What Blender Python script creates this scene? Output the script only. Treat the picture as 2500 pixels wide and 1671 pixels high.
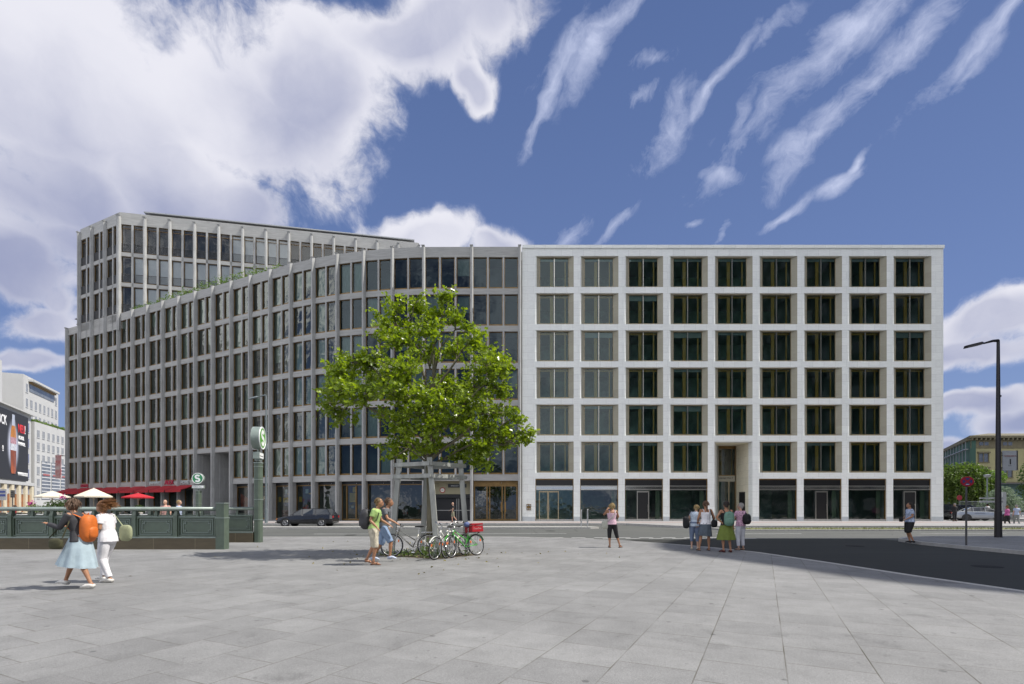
import bpy, math, random
from mathutils import Vector, Matrix, Euler
R = math.radians
random.seed(7)
for _o in list(bpy.data.objects): bpy.data.objects.remove(_o)
SC = bpy.context.scene
COL = SC.collection
# ---------------------------------------------------------------- camera
F = 1243.0; EYE = 1.52
cam = bpy.data.cameras.new('camera'); CAM = bpy.data.objects.new('camera', cam); COL.objects.link(CAM)
cam.sensor_width = 36; cam.lens = 36 * F / 2500; cam.shift_y = 401.5 / 2500
cam.clip_start = .1; cam.clip_end = 3000
CAM.location = (0, 0, EYE); CAM.rotation_euler = (R(90), 0, 0)
SC.camera = CAM
# ---------------------------------------------------------------- sun and sky
SUN_EL = R(54); SUN_AZ = R(1.7)
SDIR = Vector((math.cos(SUN_EL) * math.cos(SUN_AZ), -math.cos(SUN_EL) * math.sin(SUN_AZ), math.sin(SUN_EL)))
sl = bpy.data.lights.new('sun', 'SUN'); sl.energy = 4.4; sl.angle = R(.5); sl.color = (1, .955, .88)
so = bpy.data.objects.new('sun', sl); COL.objects.link(so); so.rotation_euler = SDIR.to_track_quat('Z', 'Y').to_euler()
SC.view_settings.view_transform = 'Standard'; SC.view_settings.look = 'None'
SC.view_settings.exposure = 0.4; SC.view_settings.gamma = 1
SC.render.engine = 'CYCLES'
SC.cycles.max_bounces = 6; SC.cycles.diffuse_bounces = 3; SC.cycles.glossy_bounces = 3; SC.cycles.transmission_bounces = 4
SC.cycles.transparent_max_bounces = 10; SC.cycles.caustics_reflective = False; SC.cycles.caustics_refractive = False
SC.cycles.sample_clamp_indirect = 4.0

def px_dir(x, y): return Vector((x - 1250, F, 1237 - y)).normalized()
def stereo(x, y):
    d = px_dir(x, y); return (d.x / (1 + d.y), d.z / (1 + d.y))

class NT:
    def __init__(s, tree): s.t = tree; s.n = tree.nodes; s.l = tree.links
    def new(s, k, **kw):
        n = s.n.new(k)
        for a, v in kw.items():
            if a.startswith('i_'):
                n.inputs[a[2:].replace('_', ' ')].default_value = v
            else: setattr(n, a, v)
        return n
    def link(s, a, b): s.l.new(a, b)
    def math(s, op, a, b=None, c=None, clamp=False):
        n = s.new('ShaderNodeMath', operation=op, use_clamp=clamp)
        for i, v in enumerate((a, b, c)):
            if v is None: continue
            if isinstance(v, (int, float)): n.inputs[i].default_value = v
            else: s.link(v, n.inputs[i])
        return n.outputs[0]
    def vmath(s, op, a, b=None, scale=None):
        n = s.new('ShaderNodeVectorMath', operation=op)
        for i, v in enumerate((a, b)):
            if v is None: continue
            if isinstance(v, (tuple, list)): n.inputs[i].default_value = v
            else: s.link(v, n.inputs[i])
        if scale is not None: n.inputs['Scale'].default_value = scale
        return n.outputs['Value'] if op in ('LENGTH', 'DOT_PRODUCT') else n.outputs[0]
    def mapr(s, v, a, b, c=0, d=1, smooth=False):
        n = s.new('ShaderNodeMapRange'); n.clamp = True
        if smooth: n.interpolation_type = 'SMOOTHSTEP'
        s.link(v, n.inputs[0])
        for i, q in enumerate((a, b, c, d)): n.inputs[i + 1].default_value = q
        return n.outputs[0]
    def noise(s, vec, scale, detail=4, rough=.55, lac=2, dist=0):
        n = s.new('ShaderNodeTexNoise'); n.inputs['Scale'].default_value = scale; n.inputs['Detail'].default_value = detail
        n.inputs['Roughness'].default_value = rough; n.inputs['Distortion'].default_value = dist
        if vec is not None: s.link(vec, n.inputs['Vector'])
        return n.outputs[0]
    def mix(s, f, a, b, blend='MIX'):
        n = s.new('ShaderNodeMix', data_type='RGBA', blend_type=blend)
        for sock, v in ((n.inputs[0], f), (n.inputs[6], a), (n.inputs[7], b)):
            if isinstance(v, (int, float)): sock.default_value = v
            elif isinstance(v, (tuple, list)): sock.default_value = (*v[:3], 1)
            else: s.link(v, sock)
        return n.outputs[2]

def build_world():
    w = bpy.data.worlds.new('World'); SC.world = w; w.use_nodes = True
    T = NT(w.node_tree); bg = T.n['Background']
    sky = T.new('ShaderNodeTexSky', sky_type='NISHITA'); sky.sun_disc = False
    sky.sun_elevation = SUN_EL; sky.sun_rotation = R(90) + SUN_AZ; sky.air_density = 1.0; sky.dust_density = .35; sky.ozone_density = 2.6
    co = T.new('ShaderNodeTexCoord').outputs['Generated']
    sep = T.new('ShaderNodeSeparateXYZ'); T.link(co, sep.inputs[0])
    den = T.math('MAXIMUM', T.math('ADD', sep.outputs[1], 1.0), .12)
    cmb = T.new('ShaderNodeCombineXYZ')
    T.link(T.math('DIVIDE', sep.outputs[0], den), cmb.inputs[0]); T.link(T.math('DIVIDE', sep.outputs[2], den), cmb.inputs[1])
    q = cmb.outputs[0]
    warp = T.new('ShaderNodeTexNoise'); warp.inputs['Scale'].default_value = 9; warp.inputs['Detail'].default_value = 4; T.link(q, warp.inputs['Vector'])
    qw = T.vmath('ADD', q, T.vmath('SCALE', T.vmath('SUBTRACT', warp.outputs['Color'], (.5, .5, .5)), scale=.075))
    def blobs(lst, src):
        cur = None
        for (x, y, rx, ry, ang) in lst:
            c = stereo(x, y); e = stereo(x + 10, y); f = stereo(x, y - 10)
            sx = math.hypot(e[0] - c[0], e[1] - c[1]) / 10; sy = math.hypot(f[0] - c[0], f[1] - c[1]) / 10
            m = T.new('ShaderNodeMapping', vector_type='TEXTURE'); T.link(src, m.inputs[0])
            m.inputs[1].default_value = (c[0], c[1], 0); m.inputs[2].default_value = (0, 0, R(ang))
            m.inputs[3].default_value = (rx * sx, ry * sy, 1)
            d = T.vmath('LENGTH', m.outputs[0])
            cur = d if cur is None else T.math('MINIMUM', cur, d)
        return cur
    # heavy cloud bank (upper left, behind the tower, low right) and thin wisps (upper right)
    bank = [(120, 430, 320, 170, 0), (150, 200, 640, 330, 5), (420, 420, 300, 190, -30), (560, 250, 370, 250, -10), (760, 190, 230, 210, 20), (330, 560, 420, 110, 8),
            (560, 500, 150, 120, 0), (1030, 60, 330, 120, 8), (1140, 170, 70, 60, -20), (50, 650, 210, 90, 8), (120, 760, 170, 62, 20), (60, 860, 150, 34, 12), (20, 600, 190, 90, 10), (150, 700, 90, 50, -30),
            (1040, 600, 150, 80, 0), (1190, 630, 110, 50, 0), (2440, 800, 190, 75, 8), (2380, 870, 220, 50, 0), (2350, 1000, 190, 28, 5), (2560, 1010, 200, 35, 5),
            (2360, 1075, 220, 22, 0), (-500, 500, 400, 260, 0), (-900, 900, 600, 120, 0), (3300, 700, 500, 240, 0), (2300, -900, 500, 320, 20), (300, -700, 900, 420, 0)]
    wisp = [(1480, 60, 200, 34, 35), (1345, 230, 120, 26, 60), (1440, 120, 110, 40, 55), (1640, 290, 110, 48, 55), (1570, 225, 55, 30, 20), (1610, 130, 62, 28, 20),
            (1780, 170, 95, 24, 45), (1880, 80, 60, 22, 55), (1960, 150, 300, 60, 47), (2040, 60, 200, 70, 40), (1830, 270, 60, 22, 55), (2080, 230, 260, 42, 45), (2180, 120, 170, 52, 45),
            (1980, 335, 90, 30, 20), (2400, 90, 210, 36, 48), (2370, 150, 100, 30, 45), (1760, 402, 50, 18, -15), (2020, 468, 52, 22, 15), (2065, 425, 46, 12, 50),
            (1900, 520, 50, 14, 20), (1385, 565, 52, 34, 50), (1500, 548, 70, 20, 40), (1712, 512, 24, 16, 0), (1770, 545, 52, 10, 75), (1790, 590, 34, 10, 10), (1560, 700, 30, 10, 0)]
    sepm = T.new('ShaderNodeMapping', vector_type='TEXTURE'); T.link(qw, sepm.inputs[0]); sepm.inputs[2].default_value = (0, 0, R(48)); sepm.inputs[3].default_value = (2.6, .9, 1)
    w2 = T.new('ShaderNodeTexNoise'); w2.inputs['Scale'].default_value = 34; w2.inputs['Detail'].default_value = 5; T.link(q, w2.inputs['Vector'])
    q2 = T.vmath('ADD', qw, T.vmath('SCALE', T.vmath('SUBTRACT', w2.outputs['Color'], (.5, .5, .5)), scale=.016))
    T.link(q2, sepm.inputs[0])
    nb = T.noise(q2, 10, 12, .64)
    nw = T.noise(sepm.outputs[0], 20, 10, .72, dist=.35); n2 = T.noise(q2, 15, 10, .66)
    db = T.math('SUBTRACT', 1.0, blobs(bank, qw))
    dw = T.math('SUBTRACT', 1.0, blobs(wisp, qw))
    dens = T.math('ADD', T.math('MULTIPLY', T.math('MINIMUM', db, .6), 1.5), T.math('MULTIPLY', T.math('SUBTRACT', nb, .5), 3.4))
    mb_ = T.mapr(dens, -.22, .60, 0, 1, True)
    mw = T.math('ADD', T.math('ADD', T.math('MULTIPLY', dw, .9), T.math('MULTIPLY', T.math('SUBTRACT', nw, .5), 2.8)), T.math('MULTIPLY', T.math('SUBTRACT', n2, .5), 3.4))
    mw = T.math('MULTIPLY', T.mapr(mw, -.12, 1.30, 0, .9, False), T.mapr(dw, -.9, .05))
    # the unseen half of the sky: scattered cloud, added and made overbright to light the facades
    nd = T.noise(co, 2.6, 6, .6)
    back = T.math('MULTIPLY', T.mapr(nd, .45, .57, 0, 1, True), T.mapr(sep.outputs[1], .12, -.12))
    mask = T.math('MAXIMUM', T.math('MAXIMUM', mb_, mw), back)
    # lighter and greyer parts inside the clouds
    big = T.noise(qw, 3.6, 3, .5)
    t = T.math('ADD', T.math('MULTIPLY', T.mapr(dens, .25, 1.5, 0, 1), .55), T.math('ADD', T.math('MULTIPLY', T.math('SUBTRACT', big, .5), 2.6), T.math('MULTIPLY', T.math('SUBTRACT', nb, .5), -1.1)))
    edge = T.mix(T.mapr(t, -.08, .62, 0, 1, True), (7.4, 7.4, 8.1), (3.0, 3.3, 4.9))
    edge = T.mix(T.mapr(mb_, 0, .5), (5.2, 5.7, 7.6), edge)
    edge = T.mix(T.mapr(sep.outputs[1], .05, -.15), edge, (18.0, 18.0, 18.2))
    lowz = T.mapr(sep.outputs[2], -.02, .16, 0, 1)
    haze = T.mix(T.mapr(sep.outputs[2], 0, .30, .45, 0), sky.outputs[0], (3.9, 5.0, 7.2))
    skyc = T.mix(1.0, haze, (.82, .78, .95), 'MULTIPLY')
    gr = T.mix(T.mapr(sep.outputs[2], .02, .28), (2.3, 3.3, 5.4), (1.45, 2.2, 4.4)); gr = T.mix(T.mapr(sep.outputs[2], .25, .75), gr, (.82, 1.36, 3.1))
    skyc = T.mix(.82, skyc, gr)
    fin = T.mix(T.math('MULTIPLY', mask, T.mapr(lowz, 0, 1, .55, 1)), skyc, edge)
    T.link(fin, bg.inputs[0]); bg.inputs[1].default_value = .085
build_world()
# ---------------------------------------------------------------- helpers
class MB:
    def __init__(s): s.v = []; s.f = []; s.m = []
    def add(s, vs, fs, m=0, M=None):
        o = len(s.v)
        if M is not None: vs = [M @ Vector(p) for p in vs]
        s.v += [tuple(p) for p in vs]
        for f in fs: s.f.append(tuple(i + o for i in f)); s.m.append(m)
        return s
    def box(s, x0, x1, y0, y1, z0, z1, m=0, M=None):
        vs = [(x0, y0, z0), (x1, y0, z0), (x1, y1, z0), (x0, y1, z0), (x0, y0, z1), (x1, y0, z1), (x1, y1, z1), (x0, y1, z1)]
        return s.add(vs, [(0, 3, 2, 1), (4, 5, 6, 7), (0, 1, 5, 4), (1, 2, 6, 5), (2, 3, 7, 6), (3, 0, 4, 7)], m, M)
    def prism(s, poly, z0, z1, m=0, M=None, mtop=None):
        n = len(poly); a = sum(poly[i][0] * poly[(i + 1) % n][1] - poly[(i + 1) % n][0] * poly[i][1] for i in range(n))
        if a < 0: poly = poly[::-1]
        vs = [(x, y, z0) for x, y in poly] + [(x, y, z1) for x, y in poly]
        s.add(vs, [tuple(range(n))[::-1]] + [(i, (i + 1) % n, n + (i + 1) % n, n + i) for i in range(n)], m, M)
        s.add(vs[n:], [tuple(range(n))], m if mtop is None else mtop, M)
        return s
    def loft(s, pts, rad, n=10, m=0, M=None, cap=True, ref=None, fn=None):
        pts = [Vector(p) for p in pts]; k = len(pts); vs = []
        for i, p in enumerate(pts):
            t = (pts[min(i + 1, k - 1)] - pts[max(i - 1, 0)])
            t = t.normalized() if t.length > 1e-9 else Vector((0, 0, 1))
            rf = Vector(ref) if ref else (Vector((1, 0, 0)) if abs(t.x) < .8 else Vector((0, 1, 0)))
            a = (rf - t * rf.dot(t)).normalized(); b = t.cross(a)
            r = rad[i] if isinstance(rad, (list, tuple)) else rad
            rx, ry = r if isinstance(r, (list, tuple)) else (r, r)
            for j in range(n):
                th = 2 * math.pi * j / n; q = fn(i, th) if fn else 1
                vs.append(p + a * (rx * q * math.cos(th)) + b * (ry * q * math.sin(th)))
        fs = [(i * n + j, i * n + (j + 1) % n, (i + 1) * n + (j + 1) % n, (i + 1) * n + j) for i in range(k - 1) for j in range(n)]
        if cap: fs += [tuple(range(n))[::-1], tuple((k - 1) * n + j for j in range(n))]
        return s.add(vs, fs, m, M)
    def tube(s, a, b, r, r2=None, n=8, m=0, M=None): return s.loft([a, b], [r, r if r2 is None else r2], n, m, M)
    def ball(s, c, r, m=0, nu=12, nv=8, M=None, fn=None):
        c = Vector(c); rx, ry, rz = r if isinstance(r, (list, tuple)) else (r, r, r); vs = []
        for i in range(nv + 1):
            ph = math.pi * i / nv
            for j in range(nu):
                th = 2 * math.pi * j / nu; d = Vector((math.sin(ph) * math.cos(th), math.sin(ph) * math.sin(th), math.cos(ph)))
                q = fn(d) if fn else 1
                vs.append(c + Vector((d.x * rx, d.y * ry, d.z * rz)) * q)
        fs = [(i * nu + j, (i + 1) * nu + j, (i + 1) * nu + (j + 1) % nu, i * nu + (j + 1) % nu) for i in range(nv) for j in range(nu)]
        return s.add(vs, fs, m, M)
    def torus(s, c, Rr, r, axis='y', n=28, k=6, m=0, M=None, sq=None):
        vs = []; c = Vector(c)
        for i in range(n):
            a = 2 * math.pi * i / n
            for j in range(k):
                b = 2 * math.pi * j / k; rr = Rr + r * math.cos(b); w = (sq or r) * math.sin(b)
                p = {'y': (rr * math.cos(a), w, rr * math.sin(a)), 'z': (rr * math.cos(a), rr * math.sin(a), w), 'x': (w, rr * math.cos(a), rr * math.sin(a))}[axis]
                vs.append(c + Vector(p))
        fs = [(i * k + j, ((i + 1) % n) * k + j, ((i + 1) % n) * k + (j + 1) % k, i * k + (j + 1) % k) for i in range(n) for j in range(k)]
        return s.add(vs, fs, m, M)
    def disc(s, c, r, axis='y', n=24, m=0, M=None, ry=None):
        c = Vector(c); ry = ry or r
        P = {'y': lambda a: (r * math.cos(a), 0, ry * math.sin(a)), 'z': lambda a: (r * math.cos(a), ry * math.sin(a), 0), 'x': lambda a: (0, r * math.cos(a), ry * math.sin(a))}[axis]
        return s.add([c + Vector(P(2 * math.pi * i / n)) for i in range(n)], [tuple(range(n))], m, M)
    def mesh(s, name, mats, smooth=False):
        me = bpy.data.meshes.new(name); me.from_pydata(s.v, [], s.f)
        for x in mats: me.materials.append(x)
        if len(mats) > 1: me.polygons.foreach_set('material_index', s.m)
        if smooth: me.polygons.foreach_set('use_smooth', [True] * len(me.polygons))
        me.update(); return me
    def build(s, name, mats, parent=None, world=False, smooth=False, **tags):
        if not isinstance(mats, (list, tuple)): mats = [mats]
        if world and parent is not None:
            L = wloc(parent); s.v = [(a - L[0], b - L[1], c - L[2]) for a, b, c in s.v]
        return link(name, s.mesh(name, mats, smooth), parent, **tags)
def wloc(o):
    L = Vector((0, 0, 0))
    while o is not None: L = L + Vector(o.location); o = o.parent
    return L
def tag(o, label=None, cat=None, group=None, kind=None):
    if label: o['label'] = label
    if cat: o['category'] = cat
    if group: o['group'] = group
    if kind: o['kind'] = kind
    return o
def link(name, data, parent=None, loc=None, rotz=0, **tags):
    o = bpy.data.objects.new(name, data); COL.objects.link(o)
    if parent is not None: o.parent = parent
    if loc is not None: o.location = loc
    if rotz: o.rotation_euler = (0, 0, rotz)
    return tag(o, **tags)
def thing(name, label, cat, loc=(0, 0, 0), rotz=0, group=None):
    return link(name, None, None, loc, rotz, label=label, cat=cat, group=group)
def kids(o): return [c for c in bpy.data.objects if c.parent is o]
def copy_tree(o, parent=None, ch=None):
    c = o.copy(); COL.objects.link(c); c.parent = parent
    for k in kids(o): copy_tree(k, c)
    return c
def remesh(mb, voxel, iters=3):
    me = mb.mesh('tmp', [None] if False else [], False); o = bpy.data.objects.new('tmp', me); COL.objects.link(o)
    m = o.modifiers.new('r', 'REMESH'); m.mode = 'VOXEL'; m.voxel_size = voxel; m.use_smooth_shade = True
    s = o.modifiers.new('s', 'SMOOTH'); s.factor = .5; s.iterations = iters
    dg = bpy.context.evaluated_depsgraph_get(); dg.update()
    out = bpy.data.meshes.new_from_object(o.evaluated_get(dg)); bpy.data.objects.remove(o); bpy.data.meshes.remove(me)
    return out
def text_mesh(txt, size, ext=.01, bold=0.0, align='LEFT', sx=1.0):
    cu = bpy.data.curves.new('t', 'FONT'); cu.body = txt; cu.size = size; cu.extrude = ext; cu.offset = bold; cu.align_x = align; cu.resolution_u = 3
    o = bpy.data.objects.new('t', cu); COL.objects.link(o)
    dg = bpy.context.evaluated_depsgraph_get(); dg.update()
    me = bpy.data.meshes.new_from_object(o.evaluated_get(dg)); bpy.data.objects.remove(o)
    for v in me.vertices: v.co.x *= sx
    return me
def text(name, txt, size, mt, parent, loc, rotz=0, ext=.01, bold=0.0, align='LEFT', sx=1.0, rotx=R(90)):
    me = text_mesh(txt, size, ext, bold, align, sx)
    while len(me.materials): me.materials.pop()
    me.materials.append(mt)
    me.name = name
    o = link(name, me, parent, loc); o.rotation_euler = (rotx, 0, rotz); return o
# ---------------------------------------------------------------- materials
def mat(name, col, rough=.6, metal=0, var=.0, vs=3.0, bump=0, bs=20, spec=.5, col2=None, coord='Object', coat=0, stretch=None, ns=None):
    m = bpy.data.materials.new(name); m.use_nodes = True; T = NT(m.node_tree); b = T.n['Principled BSDF']
    b.inputs['Roughness'].default_value = rough; b.inputs['Metallic'].default_value = metal; b.inputs['Specular IOR Level'].default_value = spec
    b.inputs['Coat Weight'].default_value = coat
    c = T.new('ShaderNodeTexCoord').outputs[coord]
    if stretch:
        mp = T.new('ShaderNodeMapping'); T.link(c, mp.inputs[0]); mp.inputs[3].default_value = stretch; c = mp.outputs[0]
    if var or col2:
        nz = T.noise(c, vs, 5, .6)
        c2 = col2 or tuple(max(0, x * (1 - var)) for x in col); c1 = col if col2 else tuple(x * (1 + var) for x in col)
        o = T.mix(T.mapr(nz, .33, .67), c2, c1); T.link(o, b.inputs['Base Color'])
    else: b.inputs['Base Color'].default_value = (*col, 1)
    if bump:
        nz = T.noise(c, bs, 4, .6); bp = T.new('ShaderNodeBump'); bp.inputs['Strength'].default_value = bump; bp.inputs['Distance'].default_value = .01
        T.link(nz, bp.inputs['Height']); T.link(bp.outputs[0], b.inputs['Normal'])
    m['T'] = 1
    return m
def glass(name, tint, base, refl_col=(1, 1, 1), rough=.0, wav=.02, ws=1.2):
    m = bpy.data.materials.new(name); m.use_nodes = True; T = NT(m.node_tree); T.n.remove(T.n['Principled BSDF'])
    tr = T.new('ShaderNodeBsdfTransparent'); tr.inputs[0].default_value = (*tint, 1)
    gl = T.new('ShaderNodeBsdfGlossy'); gl.inputs['Color'].default_value = (*refl_col, 1); gl.inputs['Roughness'].default_value = rough
    fr = T.new('ShaderNodeFresnel'); fr.inputs[0].default_value = 1.5
    f = T.math('ADD', fr.outputs[0], base, clamp=True)
    if wav:
        g = T.new('ShaderNodeTexCoord').outputs['Object']; nz = T.noise(g, ws, 2, .5)
        bp = T.new('ShaderNodeBump'); bp.inputs['Strength'].default_value = 1; bp.inputs['Distance'].default_value = wav; T.link(nz, bp.inputs['Height']); T.link(bp.outputs[0], gl.inputs['Normal'])
    mx = T.new('ShaderNodeMixShader'); T.link(f, mx.inputs[0]); T.link(tr.outputs[0], mx.inputs[1]); T.link(gl.outputs[0], mx.inputs[2])
    T.link(mx.outputs[0], T.n['Material Output'].inputs[0]); return m
def stone(name, c1, c2, mortar, bw, bh, ms=.006, ax='xz', bump=.15, var=.06, rough=.75, streak=(1, 1, 6)):
    """stone slabs: Brick texture on the wall plane, tone by slab, fine grain and soft streaks"""
    m = bpy.data.materials.new(name); m.use_nodes = True; T = NT(m.node_tree); b = T.n['Principled BSDF']; b.inputs['Roughness'].default_value = rough
    g = T.new('ShaderNodeTexCoord').outputs['Object']; sp = T.new('ShaderNodeSeparateXYZ'); T.link(g, sp.inputs[0]); cb = T.new('ShaderNodeCombineXYZ')
    if ax == 'xz': T.link(T.math('ADD', sp.outputs[0], sp.outputs[1]), cb.inputs[0]); T.link(sp.outputs[2], cb.inputs[1])
    else: T.link(sp.outputs[0], cb.inputs[0]); T.link(sp.outputs[1], cb.inputs[1])
    br = T.new('ShaderNodeTexBrick'); T.link(cb.outputs[0], br.inputs[0]); br.offset = .5
    for k, v in (('Scale', 1), ('Mortar Size', ms), ('Mortar Smooth', .1), ('Bias', 0), ('Brick Width', bw), ('Row Height', bh)): br.inputs[k].default_value = v
    br.inputs['Color1'].default_value = (*c1, 1); br.inputs['Color2'].default_value = (*c2, 1); br.inputs['Mortar'].default_value = (*mortar, 1)
    mp = T.new('ShaderNodeMapping'); T.link(g, mp.inputs[0]); mp.inputs[3].default_value = streak
    nz = T.noise(mp.outputs[0], 1.6, 6, .65); gr = T.noise(g, 60, 3, .6)
    k = T.math('MULTIPLY', T.mapr(nz, .3, .7, 1 - var, 1 + var), T.mapr(gr, .3, .7, .96, 1.04))
    v = T.new('ShaderNodeCombineXYZ'); [T.link(k, v.inputs[i]) for i in range(3)]
    T.link(T.mix(1.0, br.outputs[0], v.outputs[0], 'MULTIPLY'), b.inputs['Base Color'])
    bp = T.new('ShaderNodeBump'); bp.inputs['Strength'].default_value = bump; bp.inputs['Distance'].default_value = .01; T.link(gr, bp.inputs['Height']); T.link(bp.outputs[0], b.inputs['Normal'])
    return m
M = {}
M['white_stone'] = stone('white_limestone', (.85, .87, .85), (.79, .81, .795), (.64, .65, .63), 1.098, .72, .011, var=.06)
M['sand_jamb_shade'] = stone('sand_limestone_jamb_shade', (.36, .34, .265), (.32, .30, .235), (.36, .34, .28), 1.098, .72, .006, var=.06)  # jamb shade put into the stone colour; entrance band shares it
M['grey_stone'] = stone('grey_stone', (.39, .395, .39), (.34, .345, .34), (.25, .25, .25), 2.4, 1.2, .004, var=.16, streak=(2.5, 2.5, .5))
M['grey_stone_h'] = stone('grey_stone_banded', (.40, .40, .385), (.355, .355, .345), (.26, .26, .25), 3.1, .9, .004, var=.2, streak=(.5, .5, 9))
M['bronze'] = mat('bronze', (.20, .125, .045), .42, .55, .2, 2)
M['bronze_l'] = mat('bronze_light', (.36, .30, .19), .45, .3, .1, 2)
M['gold_wood'] = mat('gold_wood', (.50, .27, .06), .5, 0, .25, 5, stretch=(6, 6, .5))
M['steel'] = mat('steel', (.45, .44, .40), .28, .9)
M['chrome'] = mat('chrome', (.6, .58, .52), .12, 1)
M['black'] = mat('black_panel', (.008, .008, .009), .35)
M['room'] = mat('dark_room', (.46, .60, .54), .9, 0, .4, .6)
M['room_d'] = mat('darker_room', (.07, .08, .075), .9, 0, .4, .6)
M['room_c'] = mat('room_ceiling', (.42, .48, .44), .9)
M['blind'] = mat('white_blind', (.82, .83, .84), .8, 0, .03, 2)
M['curtain'] = mat('curtain', (.38, .42, .38), .9, 0, .35, 7, stretch=(5, 1, .2))
M['roof'] = mat('roof_gravel', (.22, .21, .2), .9, 0, .2, 3)
M['zinc'] = mat('zinc', (.34, .35, .36), .4, .5)
M['pane'] = glass('window_glass', (.70, .86, .80), .0, (.78, .92, 1.0), wav=0)
M['pane_g'] = glass('grey_front_glass', (.5, .6, .58), .0, (.72, .88, 1.0), wav=.012, ws=.9)
M['pane_t'] = glass('tower_glass', (.88, .92, .92), .02)
M['pane_w'] = glass('wing_glass', (.58, .68, .62), .07, (.95, 1, .95), wav=.05, ws=.9)
M['pane_shop'] = glass('shop_glass', (.45, .56, .5), .05, wav=.01)
M['pane_far'] = mat('far_window_glass', (.10, .13, .17), .08, 0, .5, .3, spec=1.0)
M['green_glass'] = glass('frosted_green_glass', (.30, .42, .36), .08, (.8, 1, .9), .05)
M['rail_dark'] = mat('dark_railing', (.06, .06, .062), .5)
# ---------------------------------------------------------------- ground, roads, pavements
def plaza_mat():
    m = bpy.data.materials.new('granite_slabs'); m.use_nodes = True; T = NT(m.node_tree); b = T.n['Principled BSDF']
    g = T.new('ShaderNodeTexCoord').outputs['Object']; mp = T.new('ShaderNodeMapping', vector_type='TEXTURE'); T.link(g, mp.inputs[0])
    mp.inputs[1].default_value = (.31, .22, 0); mp.inputs[2].default_value = (0, 0, R(90 - 26.4))
    br = T.new('ShaderNodeTexBrick'); T.link(mp.outputs[0], br.inputs[0]); br.offset = .37; br.offset_frequency = 2; br.squash = 1
    for k, v in (('Scale', 1), ('Mortar Size', .0068), ('Mortar Smooth', .3), ('Bias', 0), ('Brick Width', .66), ('Row Height', .74)): br.inputs[k].default_value = v
    br.inputs['Color1'].default_value = (.262, .262, .258, 1); br.inputs['Color2'].default_value = (.305, .305, .30, 1); br.inputs['Mortar'].default_value = (.15, .14, .11, 1)
    br2 = T.new('ShaderNodeTexBrick'); T.link(mp.outputs[0], br2.inputs[0]); br2.offset = .37; br2.offset_frequency = 2
    for k, v in (('Scale', 1), ('Mortar Size', .0), ('Bias', 0), ('Brick Width', .66), ('Row Height', .74)): br2.inputs[k].default_value = v
    br2.inputs['Color1'].default_value = (.0, .0, .0, 1); br2.inputs['Color2'].default_value = (1, 1, 1, 1)
    # open joints are not equally dark everywhere
    jn = T.mapr(T.noise(g, .9, 3, .6), .36, .62, .12, 1)
    slab = T.mix(T.math('MULTIPLY', br.outputs['Fac'], jn), T.mix(br2.outputs[0], (.192, .192, .190), (.228, .228, .225)), (.085, .078, .06))
    big = T.noise(g, .30, 5, .62); mid = T.noise(g, 2.2, 6, .7); fine = T.noise(g, 95, 2, .7); fn2 = T.noise(g, 300, 1, .5)
    rd = T.noise(g, .8, 6, .75)
    k = T.math('MULTIPLY', T.math('MULTIPLY', T.mapr(big, .3, .7, .84, 1.12), T.mapr(mid, .3, .7, .86, 1.12)), T.math('MULTIPLY', T.mapr(fine, .3, .7, .72, 1.26), T.math('MULTIPLY', T.mapr(fn2, .3, .7, .78, 1.22), T.mapr(T.noise(g, 36, 2, .7), .3, .7, .88, 1.12))))
    k = T.math('MULTIPLY', k, T.mapr(rd, .58, .70, 1, .70))
    vo = T.new('ShaderNodeTexVoronoi'); T.link(g, vo.inputs['Vector']); vo.inputs['Scale'].default_value = 2.1
    spot = T.math('MULTIPLY', T.mapr(vo.outputs['Distance'], .055, .085, 1, 0), T.mapr(T.noise(g, .7, 2), .42, .5))
    k = T.math('MULTIPLY', k, T.mapr(spot, 0, 1, 1, .55))
    v2 = T.new('ShaderNodeTexVoronoi'); T.link(g, v2.inputs['Vector']); v2.inputs['Scale'].default_value = 6.5
    k = T.math('MULTIPLY', k, T.mapr(T.math('MULTIPLY', T.mapr(v2.outputs['Distance'], .09, .14, 1, 0), T.mapr(T.noise(g, 1.9, 2), .52, .6)), 0, 1, 1, .68))
    stn = T.noise(g, .55, 7, .8, dist=.8); k = T.math('MULTIPLY', k, T.mapr(stn, .60, .66, 1, .84))
    v = T.new('ShaderNodeCombineXYZ'); [T.link(k, v.inputs[i]) for i in range(3)]
    T.link(T.mix(1.0, slab, v.outputs[0], 'MULTIPLY'), b.inputs['Base Color'])
    b.inputs['Roughness'].default_value = .78; b.inputs['Specular IOR Level'].default_value = .35
    h = T.math('SUBTRACT', T.math('MULTIPLY', fine, .25), br.outputs['Fac'])
    bp = T.new('ShaderNodeBump'); bp.inputs['Strength'].default_value = .35; bp.inputs['Distance'].default_value = .006; T.link(h, bp.inputs['Height']); T.link(bp.outputs[0], b.inputs['Normal'])
    return m
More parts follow.
